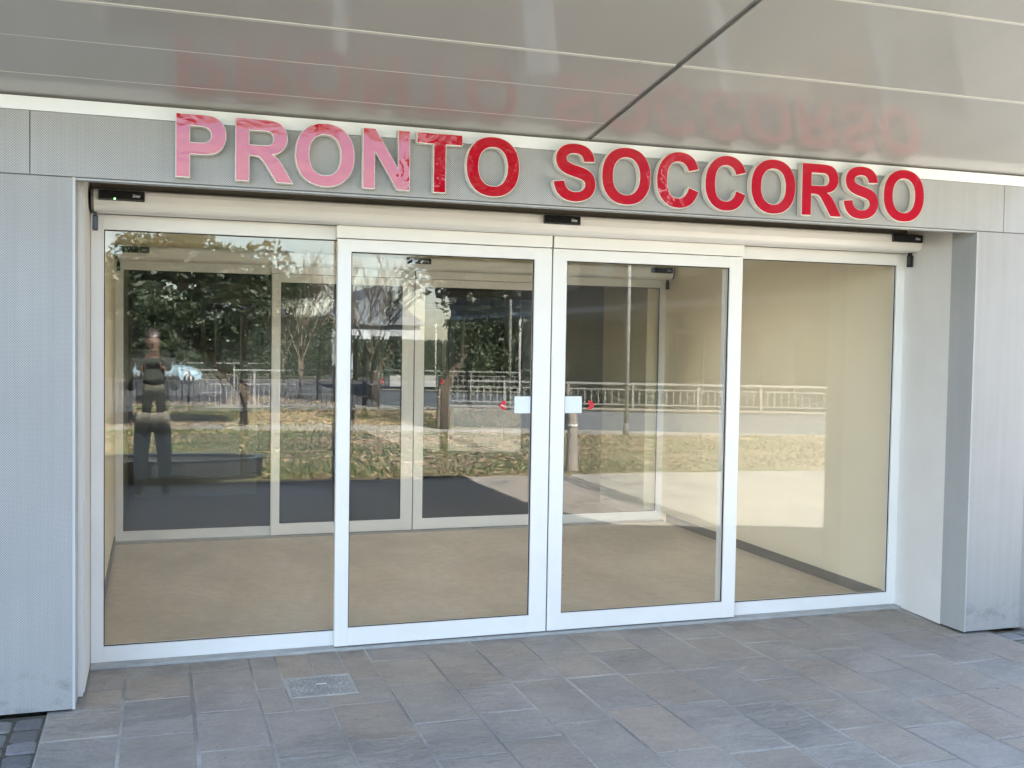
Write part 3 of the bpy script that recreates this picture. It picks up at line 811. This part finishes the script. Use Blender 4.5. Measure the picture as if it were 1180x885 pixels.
# low wall with railing on the right, metal fence on the left
wa, wb = Vector((6.35, -15.05, 0)), Vector((17.5, -10.1, 0))
wd_ = (wb - wa).normalized(); wn = Vector((-wd_.y, wd_.x, 0))
lw = thing('low_wall', (11.9, -12.6, 0), 'low blue grey boundary wall beyond the lawn, mirrored in the glass', 'wall')
def oriented(mb, s0, s1, t0, t1, z0, z1, A=wa, D=wd_, N=wn):
    P_ = lambda s, t, z: A + D * s + N * t + Vector((0, 0, z))
    vs = [P_(s0,t0,z0),P_(s1,t0,z0),P_(s1,t1,z0),P_(s0,t1,z0),P_(s0,t0,z1),P_(s1,t0,z1),P_(s1,t1,z1),P_(s0,t1,z1)]
    mb.add(vs, [(0,3,2,1),(4,5,6,7),(0,1,5,4),(1,2,6,5),(2,3,7,6),(3,0,4,7)]); return mb
Lw = (wb - wa).length
oriented(MB(), 0, Lw, -.12, .12, -.1, .40).build('wall_body', M['wallpaint'], lw)
oriented(MB(), -.02, Lw, -.15, .15, .401, .43).build('coping', M['stone'], lw)
rl = thing('railing', (11.9, -12.6, .43), 'pale metal railing with upright bars on top of the low wall', 'railing')
k = MB(); oriented(k, 0, Lw, -.022, .022, .905, .945); k.build('top_rail', M['rail'], rl)
k = MB(); oriented(k, 0, Lw, -.012, .012, .80, .822); k.build('middle_rail', M['rail'], rl)
k = MB(); oriented(k, 0, Lw, -.012, .012, .50, .522); k.build('lower_rail', M['rail'], rl)
s = .1
while s < Lw:
    oriented(MB(), s - .022, s + .022, -.024, .024, .4305, .9).build('post', M['rail'], rl); s += 1.28
k = MB(); s = .15
while s < Lw:
    oriented(k, s - .009, s + .009, -.009, .009, .523, .799); s += .135
k.build('upright_bars', M['rail'], rl)
fa, fb = Vector((-9, -19.5, 0)), Vector((6.2, -20.2, 0))
fd = (fb - fa).normalized(); fn = Vector((-fd.y, fd.x, 0)); Lf = (fb - fa).length
fe = thing('metal_fence', (-1.4, -19.8, 0), 'low galvanised fence of thin bars along the planting strip by the road', 'fence')
for nm, z0, z1 in (('top_rail', .93, .965), ('middle_rail', .60, .625), ('lower_rail', .06, .085)):
    oriented(MB(), 0, Lf, -.016, .016, z0, z1, fa, fd, fn).build(nm, M['rail'], fe)
s = .2
while s < Lf:
    oriented(MB(), s - .025, s + .025, -.025, .025, -.05, .98, fa, fd, fn).build('post', M['rail'], fe); s += 1.5
k = MB(); s = .3
while s < Lf:
    oriented(k, s - .008, s + .008, -.007, .007, .086, .599, fa, fd, fn); s += .125
k.build('thin_bars', M['rail'], fe)

# posts
lp = thing('lamp_post', (9.25, -12.22, 0), 'tall slim pale lamp post at the far edge of the lawn', 'lamp post')
MB().tube([(9.25, -12.22, 0), (9.25, -12.22, 5.2)], [.045, .032], 12).build('mast', M['rail'], lp)
MB().tube([(9.25, -12.22, 0.0), (9.25, -12.22, .25)], [.06, .055], 12).build('base_sleeve', M['joint'], lp)
MB().bevbox(9.05, 9.45, -12.3, -12.14, 5.19, 5.26, .02).build('lantern', M['steel'], lp)
fp = thing('sign_pole', (8.05, -14.9, 0), 'short slim white pole standing by the low wall', 'pole')
MB().tube([(8.05, -14.9, 0), (8.05, -14.9, 2.72)], .03, 10).build('pole_shaft', M['farwhite'], fp)
MB().tube([(8.05, -14.9, 2.721), (8.05, -14.9, 2.745)], [.036, .02], 10).build('pole_cap', M['steel'], fp)
bo = thing('stone_bollard', (6.22, -7.3, 0), 'grey brown stone bollard at the near edge of the lawn', 'bollard')
MB().tube([(6.22, -7.3, 0), (6.22, -7.3, .05), (6.22, -7.3, .70), (6.22, -7.3, .76), (6.22, -7.3, .79)], [.10, .085, .065, .06, .03], 14).build('shaft', M['stone'], bo)
MB().tube([(6.22, -7.3, .60), (6.22, -7.3, .64)], .074, 14).build('collar', M['steel'], bo)
for (sx, sy, lab) in ((5.35, -17.6, 'leftmost of the four dark wooden stakes beyond the lawn'), (6.45, -17.9, 'second dark wooden stake from the left beyond the lawn'),
                 (6.05, -15.9, 'third dark wooden stake from the left, near the broad evergreen trunk'), (7.15, -15.6, 'dark wooden stake nearest the low wall end')):
    st = MB().tube([(sx, sy, -.05), (sx, sy, 1.52), (sx, sy, 1.57)], [.055, .05, .02], 8).build('wooden_stake', M['stake']); tag(st, lab, 'stake', 'dark stakes beyond the lawn')

# trees
def leaf_cloud(mb, r, cx, cy, cz, rx, ry, rz, n, clumps, size, flat=0):
    cl = []
    while len(cl) < clumps:
        q = Vector((r.uniform(-1, 1), r.uniform(-1, 1), r.uniform(-1, 1)))
        if .25 < q.length < 1: cl.append((q, r.uniform(.16, .34)))
    for i in range(n):
        q, cr = r.choice(cl)
        o = Vector((r.gauss(0, 1), r.gauss(0, 1), r.gauss(0, 1))).normalized() * cr * r.random() ** .4
        p_ = Vector((cx + (q.x + o.x) * rx, cy + (q.y + o.y) * ry, cz + (q.z + o.z) * rz))
        d = Vector((r.gauss(0, 1), r.gauss(0, 1), r.gauss(0, .6))).normalized(); e = d.cross(Vector((r.gauss(0, 1), r.gauss(0, 1), r.gauss(0, 1)))).normalized()
        s = size * r.uniform(.6, 1.3)
        mb.add([p_ - d * s, p_ - e * s * .38, p_ + d * s, p_ + e * s * .38], [(0, 1, 2, 3)], (r.random(),) * 3)
    return cl
def evergreen(x_, y_, z0, trunk_h, cx, cz, rx, rz, n, seed, label, size=.11, clumps=70):
    r = random.Random(seed)
    t = thing('evergreen_tree', (x_, y_, z0), label, 'tree')
    tr = MB()
    tr.tube([(x_, y_, z0 - .1), (x_ + .02, y_, z0 + trunk_h * .5), ((x_ + cx) / 2, y_ - .03, z0 + trunk_h), (cx, y_, cz), (cx, y_, cz + rz * .7)], [.16, .13, .11, .07, .02], 10)
    lf = MB(); cl = leaf_cloud(lf, r, cx, y_, cz, rx, rx, rz, n, clumps, size)
    for q, _ in cl[:26]:
        a_ = Vector((cx, y_, cz - rz * .5 + r.random() * rz * .6)); b_ = Vector((cx + q.x * rx, y_ + q.y * rx, cz + q.z * rz))
        tr.tube([a_, (a_ + b_) / 2 + Vector((0, 0, .08)), b_], [.045, .03, .012], 6)
    tr.build('trunk', M['bark'], t); lf.build('crown', M['evergreen'], t)
evergreen(2.62, -15.7, 0, 1.3, 1.5, 2.5, 2.2, 1.25, 20000, 21, 'dark broad evergreen tree behind the left side of the lawn', .085, 85)
evergreen(6.3, -14.4, 0, 1.6, 7.25, 4.55, 1.75, 2.5, 16000, 22, 'dark evergreen tree near the end of the low wall', .09, 90)

def bare_tree(x_, y_, z0, H_, spread, seed, label):
    r = random.Random(seed)
    t = thing('bare_tree', (x_, y_, z0), label, 'tree')
    tr = MB(); tw = MB()
    tr.tube([(x_, y_, z0 - .1), (x_ + .03, y_, z0 + H_ * .18), (x_, y_, z0 + H_ * .34)], [.17, .13, .11], 8)
    def br(p_, d, ln, rad, lev):
        q = p_ + d * ln * .5 + Vector((r.gauss(0, .03), r.gauss(0, .03), 0)) * ln
        e = q + (d + Vector((0, 0, .12))).normalized() * ln * .5
        (tr if lev < 2 else tw).tube([p_, q, e], [rad, rad * .8, rad * .55], 5 if lev < 2 else 3, cap=False)
        if lev >= 4: return
        for k_ in range(4 if lev < 3 else 5):
            s_ = r.uniform(.35, 1.0); st = p_.lerp(q, s_ * 2) if s_ < .5 else q.lerp(e, s_ * 2 - 1)
            a_ = r.uniform(0, 6.28); sp_ = r.uniform(.3, .75) * spread
            nd = (d + Vector((math.cos(a_) * sp_, math.sin(a_) * sp_, r.uniform(-.05, .3)))).normalized()
            br(st, nd, ln * r.uniform(.5, .72), max(rad * .6, .011), lev + 1)
    for k_ in range(6):
        a_ = k_ * 1.05 + r.uniform(-.3, .3)
        br(Vector((x_, y_, z0 + H_ * r.uniform(.2, .34))), Vector((math.cos(a_) * .42 * spread, math.sin(a_) * .42 * spread, 1)).normalized(), H_ * r.uniform(.34, .42), .06, 1)
    tr.build('trunk', M['twig'], t); tw.build('twigs', M['twig'], t)
bare_tree(7.3, -44, -1.06, 7.2, 1.0, 31, 'leafless tree with upswept twigs beyond the road, the left one of two')
bare_tree(11.0, -46, -1.06, 6.9, 1.0, 32, 'leafless tree beyond the road in front of the gabled house')

# hedges
def hedge(x0, x1, y_, z0, h, wd2, n, seed, label):
    r = random.Random(seed)
    t = thing('clipped_hedge', ((x0 + x1) / 2, y_, z0), label, 'hedge')
    MB().box(x0 + .1, x1 - .1, y_ - wd2 + .12, y_ + wd2 - .12, z0, z0 + h - .12).build('inner_growth', M['hedge'], t)
    lf = MB()
    for i in range(n):
        f_ = r.random(); px = r.uniform(x0, x1)
        if f_ < .62: p_ = Vector((px, y_ + wd2 + r.gauss(0, .05), z0 + r.uniform(0, h)))
        else: p_ = Vector((px, r.uniform(y_ - wd2, y_ + wd2), z0 + h + r.gauss(0, .06)))
        d = Vector((r.gauss(0, 1), r.gauss(0, 1), r.gauss(0, 1))).normalized(); e = d.cross(Vector((r.gauss(0, 1), r.gauss(0, 1), r.gauss(0, 1)))).normalized()
        s_ = r.uniform(.08, .15)
        lf.add([p_ - d * s_, p_ - e * s_ * .5, p_ + d * s_, p_ + e * s_ * .5], [(0, 1, 2, 3)], (r.random(),) * 3)
    lf.build('leaves', M['hedge'], t)
hedge(-9, 13.6, -68.5, -1.06, 4.3, .8, 8500, 41, 'long tall green clipped hedge across the far side of the road')
hedge(13.7, 30, -66.5, -1.06, 2.7, .8, 4500, 43, 'lower green clipped hedge before the gabled house')
hedge(8.6, 14.6, -22.5, -.3, 2.5, .7, 4200, 42, 'dark clipped hedge beside the grey block')

# car
cr = thing('parked_car', (2.0, -60.5, -1.06), 'pale blue hatchback parked on the road beneath the evergreen', 'car')
cx, cy, cz = 1.55, -60.5, -1.06
prof = [(-1.95, .28), (-1.98, .62), (-1.85, .92), (-1.60, 1.02), (.95, .98), (1.75, .82), (1.98, .60), (1.98, .30), (1.55, .24), (-1.5, .24)]
bd = MB(); n = len(prof)
ys_ = [(-.80, .95), (-.84, 1), (.84, 1), (.80, .95)]
vs = []
for yy, s_ in ys_:
    for a_, z in prof: vs.append((cx + a_ * s_, cy + yy, cz + .55 + (z - .55) * s_))
fs = [tuple(range(n)), tuple(range(3 * n, 4 * n))[::-1]]
for j in range(3):
    for i in range(n): fs.append((j*n+i, (j+1)*n+i, (j+1)*n+(i+1) % n, j*n+(i+1) % n))
fix_normals(bd.add(vs, fs).build('body', M['carpaint'], cr))
def cabin(p4, p4b, z0, z1, y0, y1):
    return [(cx + p4[0], cy - y0, cz + z0), (cx + p4[1], cy - y0, cz + z0), (cx + p4[1], cy + y0, cz + z0), (cx + p4[0], cy + y0, cz + z0),
            (cx + p4b[0], cy - y1, cz + z1), (cx + p4b[1], cy - y1, cz + z1), (cx + p4b[1], cy + y1, cz + z1), (cx + p4b[0], cy + y1, cz + z1)]
QF = [(0,3,2,1),(4,5,6,7),(0,1,5,4),(1,2,6,5),(2,3,7,6),(3,0,4,7)]
MB().add(cabin((-1.7, 1.0), (-1.35, .25), 1.0, 1.42, .76, .60), QF).build('windows', M['window'], cr)
MB().add(cabin((-1.37, .28), (-1.2, .15), 1.421, 1.47, .62, .56), QF).build('car_roof', M['carpaint'], cr)
for wx in (-1.25, 1.25):
    for sy in (-.80, .80):
        w_ = MB().tube([(cx + wx, cy + sy - .1, cz + .31), (cx + wx, cy + sy + .1, cz + .31)], .31, 18).build('wheel', M['tyre'], cr)
        MB().tube([(cx + wx, cy + sy - .108, cz + .31), (cx + wx, cy + sy + .108, cz + .31)], .19, 14).build('rim', M['steel'], w_)
for sy in (-.6, .6):
    MB().bevbox(cx + 1.86, cx + 1.99, cy + sy - .14, cy + sy + .14, cz + .58, cz + .72, .02).build('headlight', M['farwhite'], cr)

# houses beyond
def house(name, label, x0, x1, y0, y1, z0, eave, ridge, wall, wins, along_x=True):
    t = thing(name, ((x0 + x1) / 2, (y0 + y1) / 2, z0), label, 'house')
    MB().box(x0, x1, y0, y1, z0, eave).build('wall', M[wall], t)
    xm = (x0 + x1) / 2
    if along_x: pr = [(x0 - .4, y1 + .4, eave + .002), (x0 - .4, y0 - .4, eave + .002), (x0 - .4, (y0 + y1) / 2, ridge)]; off = (x1 - x0 + .8, 0, 0)
    else: pr = [(x0 - .4, y1 + .4, eave + .002), (x1 + .4, y1 + .4, eave + .002), (xm, y1 + .4, ridge)]; off = (0, y0 - y1 - .8, 0)
    fix_normals(MB().prism(pr, off).build('roof', M['farroof'], t))
    for (wx, wz, ww, wh) in wins:
        f_ = MB().frame(wx, wx + ww, wz, wz + wh, .07, .07, .07, .07, y1 + .005, y1 + .08).build('window', M['farwhite'], t)
        MB().box(wx + .068, wx + ww - .068, y1 + .02, y1 + .04, wz + .068, wz + wh - .068).build('pane', M['window'], f_)
    return t
house('gabled_house', 'pale grey house with a pointed gable behind the far hedge', 14.0, 20.6, -86, -76, -1.06, 2.9, 5.9, 'farhouse', [(15, .6, 1.2, 1.5), (18, .6, 1.2, 1.5)], False)
house('low_white_house', 'low white house with a shallow grey roof beyond the road', -4, 11.0, -86, -78, -1.06, 3.6, 4.6, 'farwhite', [(0, 1.2, 1.3, 1.2), (4, 1.2, 1.3, 1.2), (7, 1.2, 1.3, 1.2)])
ob = thing('office_block', (23, -28, -.8), 'tall grey block with rows of dark windows beyond the low wall', 'building')
OX = 15.0
MB().box(OX, 32, -46, -12.2, -.8, 11.6).build('wall', M['farwall'], ob)
MB().box(OX - .2, 32.2, -46.2, -12.0, 11.602, 11.9).build('roof_slab', M['farwhite'], ob)
MB().box(OX - .07, OX - .001, -46, -12.25, 2.75, 2.95).build('string_course', M['farhouse'], ob)
for wz in (.4, 3.55, 6.9):
    for k_ in range(10):
        wy = -15.4 - k_ * 3.0
        f_ = MB().box(OX - .06, OX - .002, wy, wy + .07, wz, wz + 1.75).box(OX - .06, OX - .002, wy + 1.53, wy + 1.6, wz, wz + 1.75)
        f_ = f_.box(OX - .059, OX - .002, wy + .0702, wy + 1.5298, wz, wz + .07).box(OX - .059, OX - .002, wy + .0702, wy + 1.5298, wz + 1.68, wz + 1.749).build('window', M['joint'], ob)
        MB().box(OX - .03, OX - .004, wy + .0705, wy + 1.5295, wz + .0705, wz + 1.6795).build('pane', M['window'], f_)

# ------------------------------------------------------------------ photographer (behind the viewpoint, mirrored in the glass)
def skin_body(name, nodes, edges, mat, parent, sub=2):
    me = bpy.data.meshes.new(name); off = root_loc(parent)
    me.from_pydata([Vector(n_[0]) - off for n_ in nodes], edges, [])
    o = bpy.data.objects.new(name, me); COL.objects.link(o); o.parent = parent
    sk = o.modifiers.new('skin', 'SKIN'); sk.use_smooth_shade = True
    for i, n_ in enumerate(nodes):
        r_ = n_[1]
        me.skin_vertices[0].data[i].radius = (r_, r_) if not hasattr(r_, '__len__') else r_
        me.skin_vertices[0].data[i].use_root = (i == 0)
    sb = o.modifiers.new('sub', 'SUBSURF'); sb.levels = sub; sb.render_levels = sub
    dg = bpy.context.evaluated_depsgraph_get(); dg.update()
    m2 = bpy.data.meshes.new_from_object(o.evaluated_get(dg)); o.modifiers.clear()
    o.data = m2; m2.materials.clear(); m2.materials.append(mat)
    for p_ in m2.polygons: p_.use_smooth = True
    return o
px, py = .93, -6.32
per = thing('person', (px, py, 0), 'person in dark jacket and taupe trousers standing behind the viewpoint holding up a phone', 'person')
def PP(x_, y_, z_): return (px + x_, py + y_, z_)
nodes = [(PP(0, 0, .95), (.13, .09)), (PP(0, .0, 1.12), (.125, .09)), (PP(0, 0, 1.32), (.15, .095)), (PP(0, -.01, 1.45), (.09, .07)), (PP(0, 0, 1.53), .062), (PP(0, .018, 1.615), (.088, .105)), (PP(0, .012, 1.71), (.092, .112)),
         (PP(-.19, 0, 1.43), .05), (PP(-.235, .06, 1.14), .038), (PP(-.135, .27, 1.33), .031), (PP(-.09, .30, 1.40), .034),
         (PP(.19, 0, 1.43), .05), (PP(.235, .06, 1.14), .038), (PP(.135, .27, 1.33), .031), (PP(.09, .30, 1.40), .034),
         (PP(-.09, 0, .86), .07), (PP(-.115, .015, .50), .05), (PP(-.135, -.02, .09), .04), (PP(-.145, .11, .04), .033),
         (PP(.09, 0, .86), .07), (PP(.115, .015, .50), .05), (PP(.135, -.02, .09), .04), (PP(.145, .11, .04), .033)]
edges = [(0,1),(1,2),(2,3),(3,4),(4,5),(5,6),(2,7),(7,8),(8,9),(9,10),(2,11),(11,12),(12,13),(13,14),(0,15),(15,16),(16,17),(17,18),(0,19),(19,20),(20,21),(21,22)]
skin_body('body', nodes, edges, M['skin'], per)
jk = [(PP(0, 0, .845), (.195, .155)), (PP(0, 0, .98), (.195, .155)), (PP(0, .0, 1.12), (.18, .14)), (PP(0, 0, 1.32), (.20, .14)), (PP(0, -.01, 1.44), (.14, .11)), (PP(0, -.005, 1.50), (.085, .085)),
      (PP(-.195, 0, 1.42), .085), (PP(-.235, .06, 1.14), .066), (PP(-.14, .25, 1.31), .048), (PP(.195, 0, 1.42), .085), (PP(.235, .06, 1.14), .066), (PP(.14, .25, 1.31), .048)]
skin_body('jacket', jk, [(0,1),(1,2),(2,3),(3,4),(4,5),(3,6),(6,7),(7,8),(3,9),(9,10),(10,11)], M['jacket'], per)
tq = [(PP(0, 0, .98), (.17, .13)), (PP(0, 0, .87), (.19, .145)), (PP(-.095, 0, .74), .108), (PP(-.118, .015, .48), .085), (PP(-.137, -.015, .07), .075), (PP(.095, 0, .74), .108), (PP(.118, .015, .48), .085), (PP(.137, -.015, .07), .075)]
skin_body('trousers', tq, [(0,1),(1,2),(2,3),(3,4),(1,5),(5,6),(6,7)], M['trousers'], per)
for sx in (-1, 1):
    skin_body('shoe', [(PP(sx*.137, -.03, .055), .052), (PP(sx*.14, .06, .045), .05), (PP(sx*.148, .15, .035), .04)], [(0,1),(1,2)], M['shoe'], per)
    # five fingers curled round the phone
    for f_ in range(4):
        z_ = 1.37 + f_ * .018
        skin_body('finger', [(PP(sx*.088, .31, z_), .010), (PP(sx*.084, .345, z_ + .004), .009), (PP(sx*.068, .362 - .003 * f_, z_ + .006), .0075)], [(0,1),(1,2)], M['skin'], per, 1)
    skin_body('thumb', [(PP(sx*.085, .30, 1.375), .011), (PP(sx*.068, .312, 1.402), .0095), (PP(sx*.052, .322, 1.422), .0085)], [(0,1),(1,2)], M['skin'], per, 1)
skin_body('hair', [(PP(0, .02, 1.765), (.085, .085)), (PP(0, -.03, 1.73), (.095, .10)), (PP(0, -.055, 1.64), (.08, .06))], [(0,1),(1,2)], M['hair'], per)
for sx in (-1, 1):
    skin_body('ear', [(PP(sx*.076, .0, 1.665), (.012, .02)), (PP(sx*.088, -.008, 1.645), (.009, .02))], [(0,1)], M['skin'], per, 1)
    skin_body('eye', [(PP(sx*.032, .094, 1.672), .011), (PP(sx*.032, .101, 1.672), .007)], [(0,1)], M['hair'], per, 1)
skin_body('nose', [(PP(0, .100, 1.672), .010), (PP(0, .122, 1.637), .014), (PP(0, .108, 1.628), .012)], [(0,1),(1,2)], M['skin'], per, 1)
skin_body('mouth', [(PP(-.024, .099, 1.600), .005), (PP(0, .106, 1.598), .005), (PP(.024, .099, 1.600), .005)], [(0,1),(1,2)], M['hair'], per, 1)
sm = MB().bevbox(px - .075, px + .075, py + .335, py + .343, 1.365, 1.445, .004).build('smartphone', M['black']); tag(sm, 'black smartphone held sideways in the hands of the person', 'phone')

# ------------------------------------------------------------------ camera
cam = bpy.data.cameras.new('camera'); co = bpy.data.objects.new('camera', cam); COL.objects.link(co)
yaw, pit, rol = R(CAM_YAW), R(CAM_PIT), R(CAM_ROL)
fw = Vector((math.sin(yaw) * math.cos(pit), math.cos(yaw) * math.cos(pit), math.sin(pit)))
r_ = Vector((math.cos(yaw), -math.sin(yaw), 0)); u_ = r_.cross(fw)
r2 = r_ * math.cos(rol) + u_ * math.sin(rol); u2 = -r_ * math.sin(rol) + u_ * math.cos(rol)
mt = Matrix((r2, u2, -fw)).transposed().to_4x4(); mt.translation = Vector(CAM_POS)
co.matrix_world = mt
cam.sensor_width = 36; cam.lens = CAM_F / 1180 * 36; cam.clip_start = .02; cam.clip_end = 2000
scene.camera = co

# ------------------------------------------------------------------ light
SUN_EL = R(42); sd = Vector((.31, .95)).normalized()
sun_dir = Vector((sd.x * math.cos(SUN_EL), sd.y * math.cos(SUN_EL), math.sin(SUN_EL)))
sl = bpy.data.lights.new('sun', 'SUN'); sl.energy = 5.0; sl.angle = R(.53); sl.color = (1, .955, .88)
so = bpy.data.objects.new('sun', sl); COL.objects.link(so)
so.rotation_euler = (-sun_dir).to_track_quat('-Z', 'Y').to_euler(); so.location = (10, 20, 20)
wd = bpy.data.worlds.new('World'); scene.world = wd; wd.use_nodes = True
nt = wd.node_tree; nt.nodes.clear()
out = nt.nodes.new('ShaderNodeOutputWorld'); bg = nt.nodes.new('ShaderNodeBackground')
sky = nt.nodes.new('ShaderNodeTexSky'); sky.sky_type = 'NISHITA'; sky.sun_disc = False
sky.sun_elevation = SUN_EL; sky.sun_rotation = math.atan2(sd.x, sd.y)
sky.air_density = 1.0; sky.dust_density = .5; sky.ozone_density = 1.4
tc = nt.nodes.new('ShaderNodeTexCoord'); mp = nt.nodes.new('ShaderNodeMapping'); mp.inputs['Scale'].default_value = (1.2, 1.2, 6)
nz = nt.nodes.new('ShaderNodeTexNoise'); nz.inputs['Scale'].default_value = 1.8; nz.inputs['Detail'].default_value = 6
rp = nt.nodes.new('ShaderNodeValToRGB'); rp.color_ramp.elements[0].position = .49; rp.color_ramp.elements[1].position = .8
rp.color_ramp.elements[1].color = (.75, .75, .75, 1)
mx = nt.nodes.new('ShaderNodeMix'); mx.data_type = 'RGBA'; mx.inputs[7].default_value = (6.0, 6.1, 6.2, 1)
nt.links.new(tc.outputs['Generated'], mp.inputs[0]); nt.links.new(mp.outputs[0], nz.inputs['Vector'])
nt.links.new(nz.outputs['Fac'], rp.inputs[0]); nt.links.new(rp.outputs[0], mx.inputs[0])
nt.links.new(sky.outputs[0], mx.inputs[6]); nt.links.new(mx.outputs[2], bg.inputs[0])
bg.inputs[1].default_value = .06
nt.links.new(bg.outputs[0], out.inputs[0])

vs_ = scene.view_settings
vs_.view_transform = 'Standard'; vs_.look = 'None'; vs_.gamma = 1; vs_.use_curve_mapping = False
vs_.exposure = EXPOSURE
scene.cycles.use_denoising = True
scene.cycles.max_bounces = 14; scene.cycles.diffuse_bounces = 6; scene.cycles.glossy_bounces = 6
scene.cycles.transparent_max_bounces = 24; scene.cycles.transmission_bounces = 8
scene.cycles.sample_clamp_indirect = 8
scene.cycles.caustics_reflective = False; scene.cycles.caustics_refractive = False
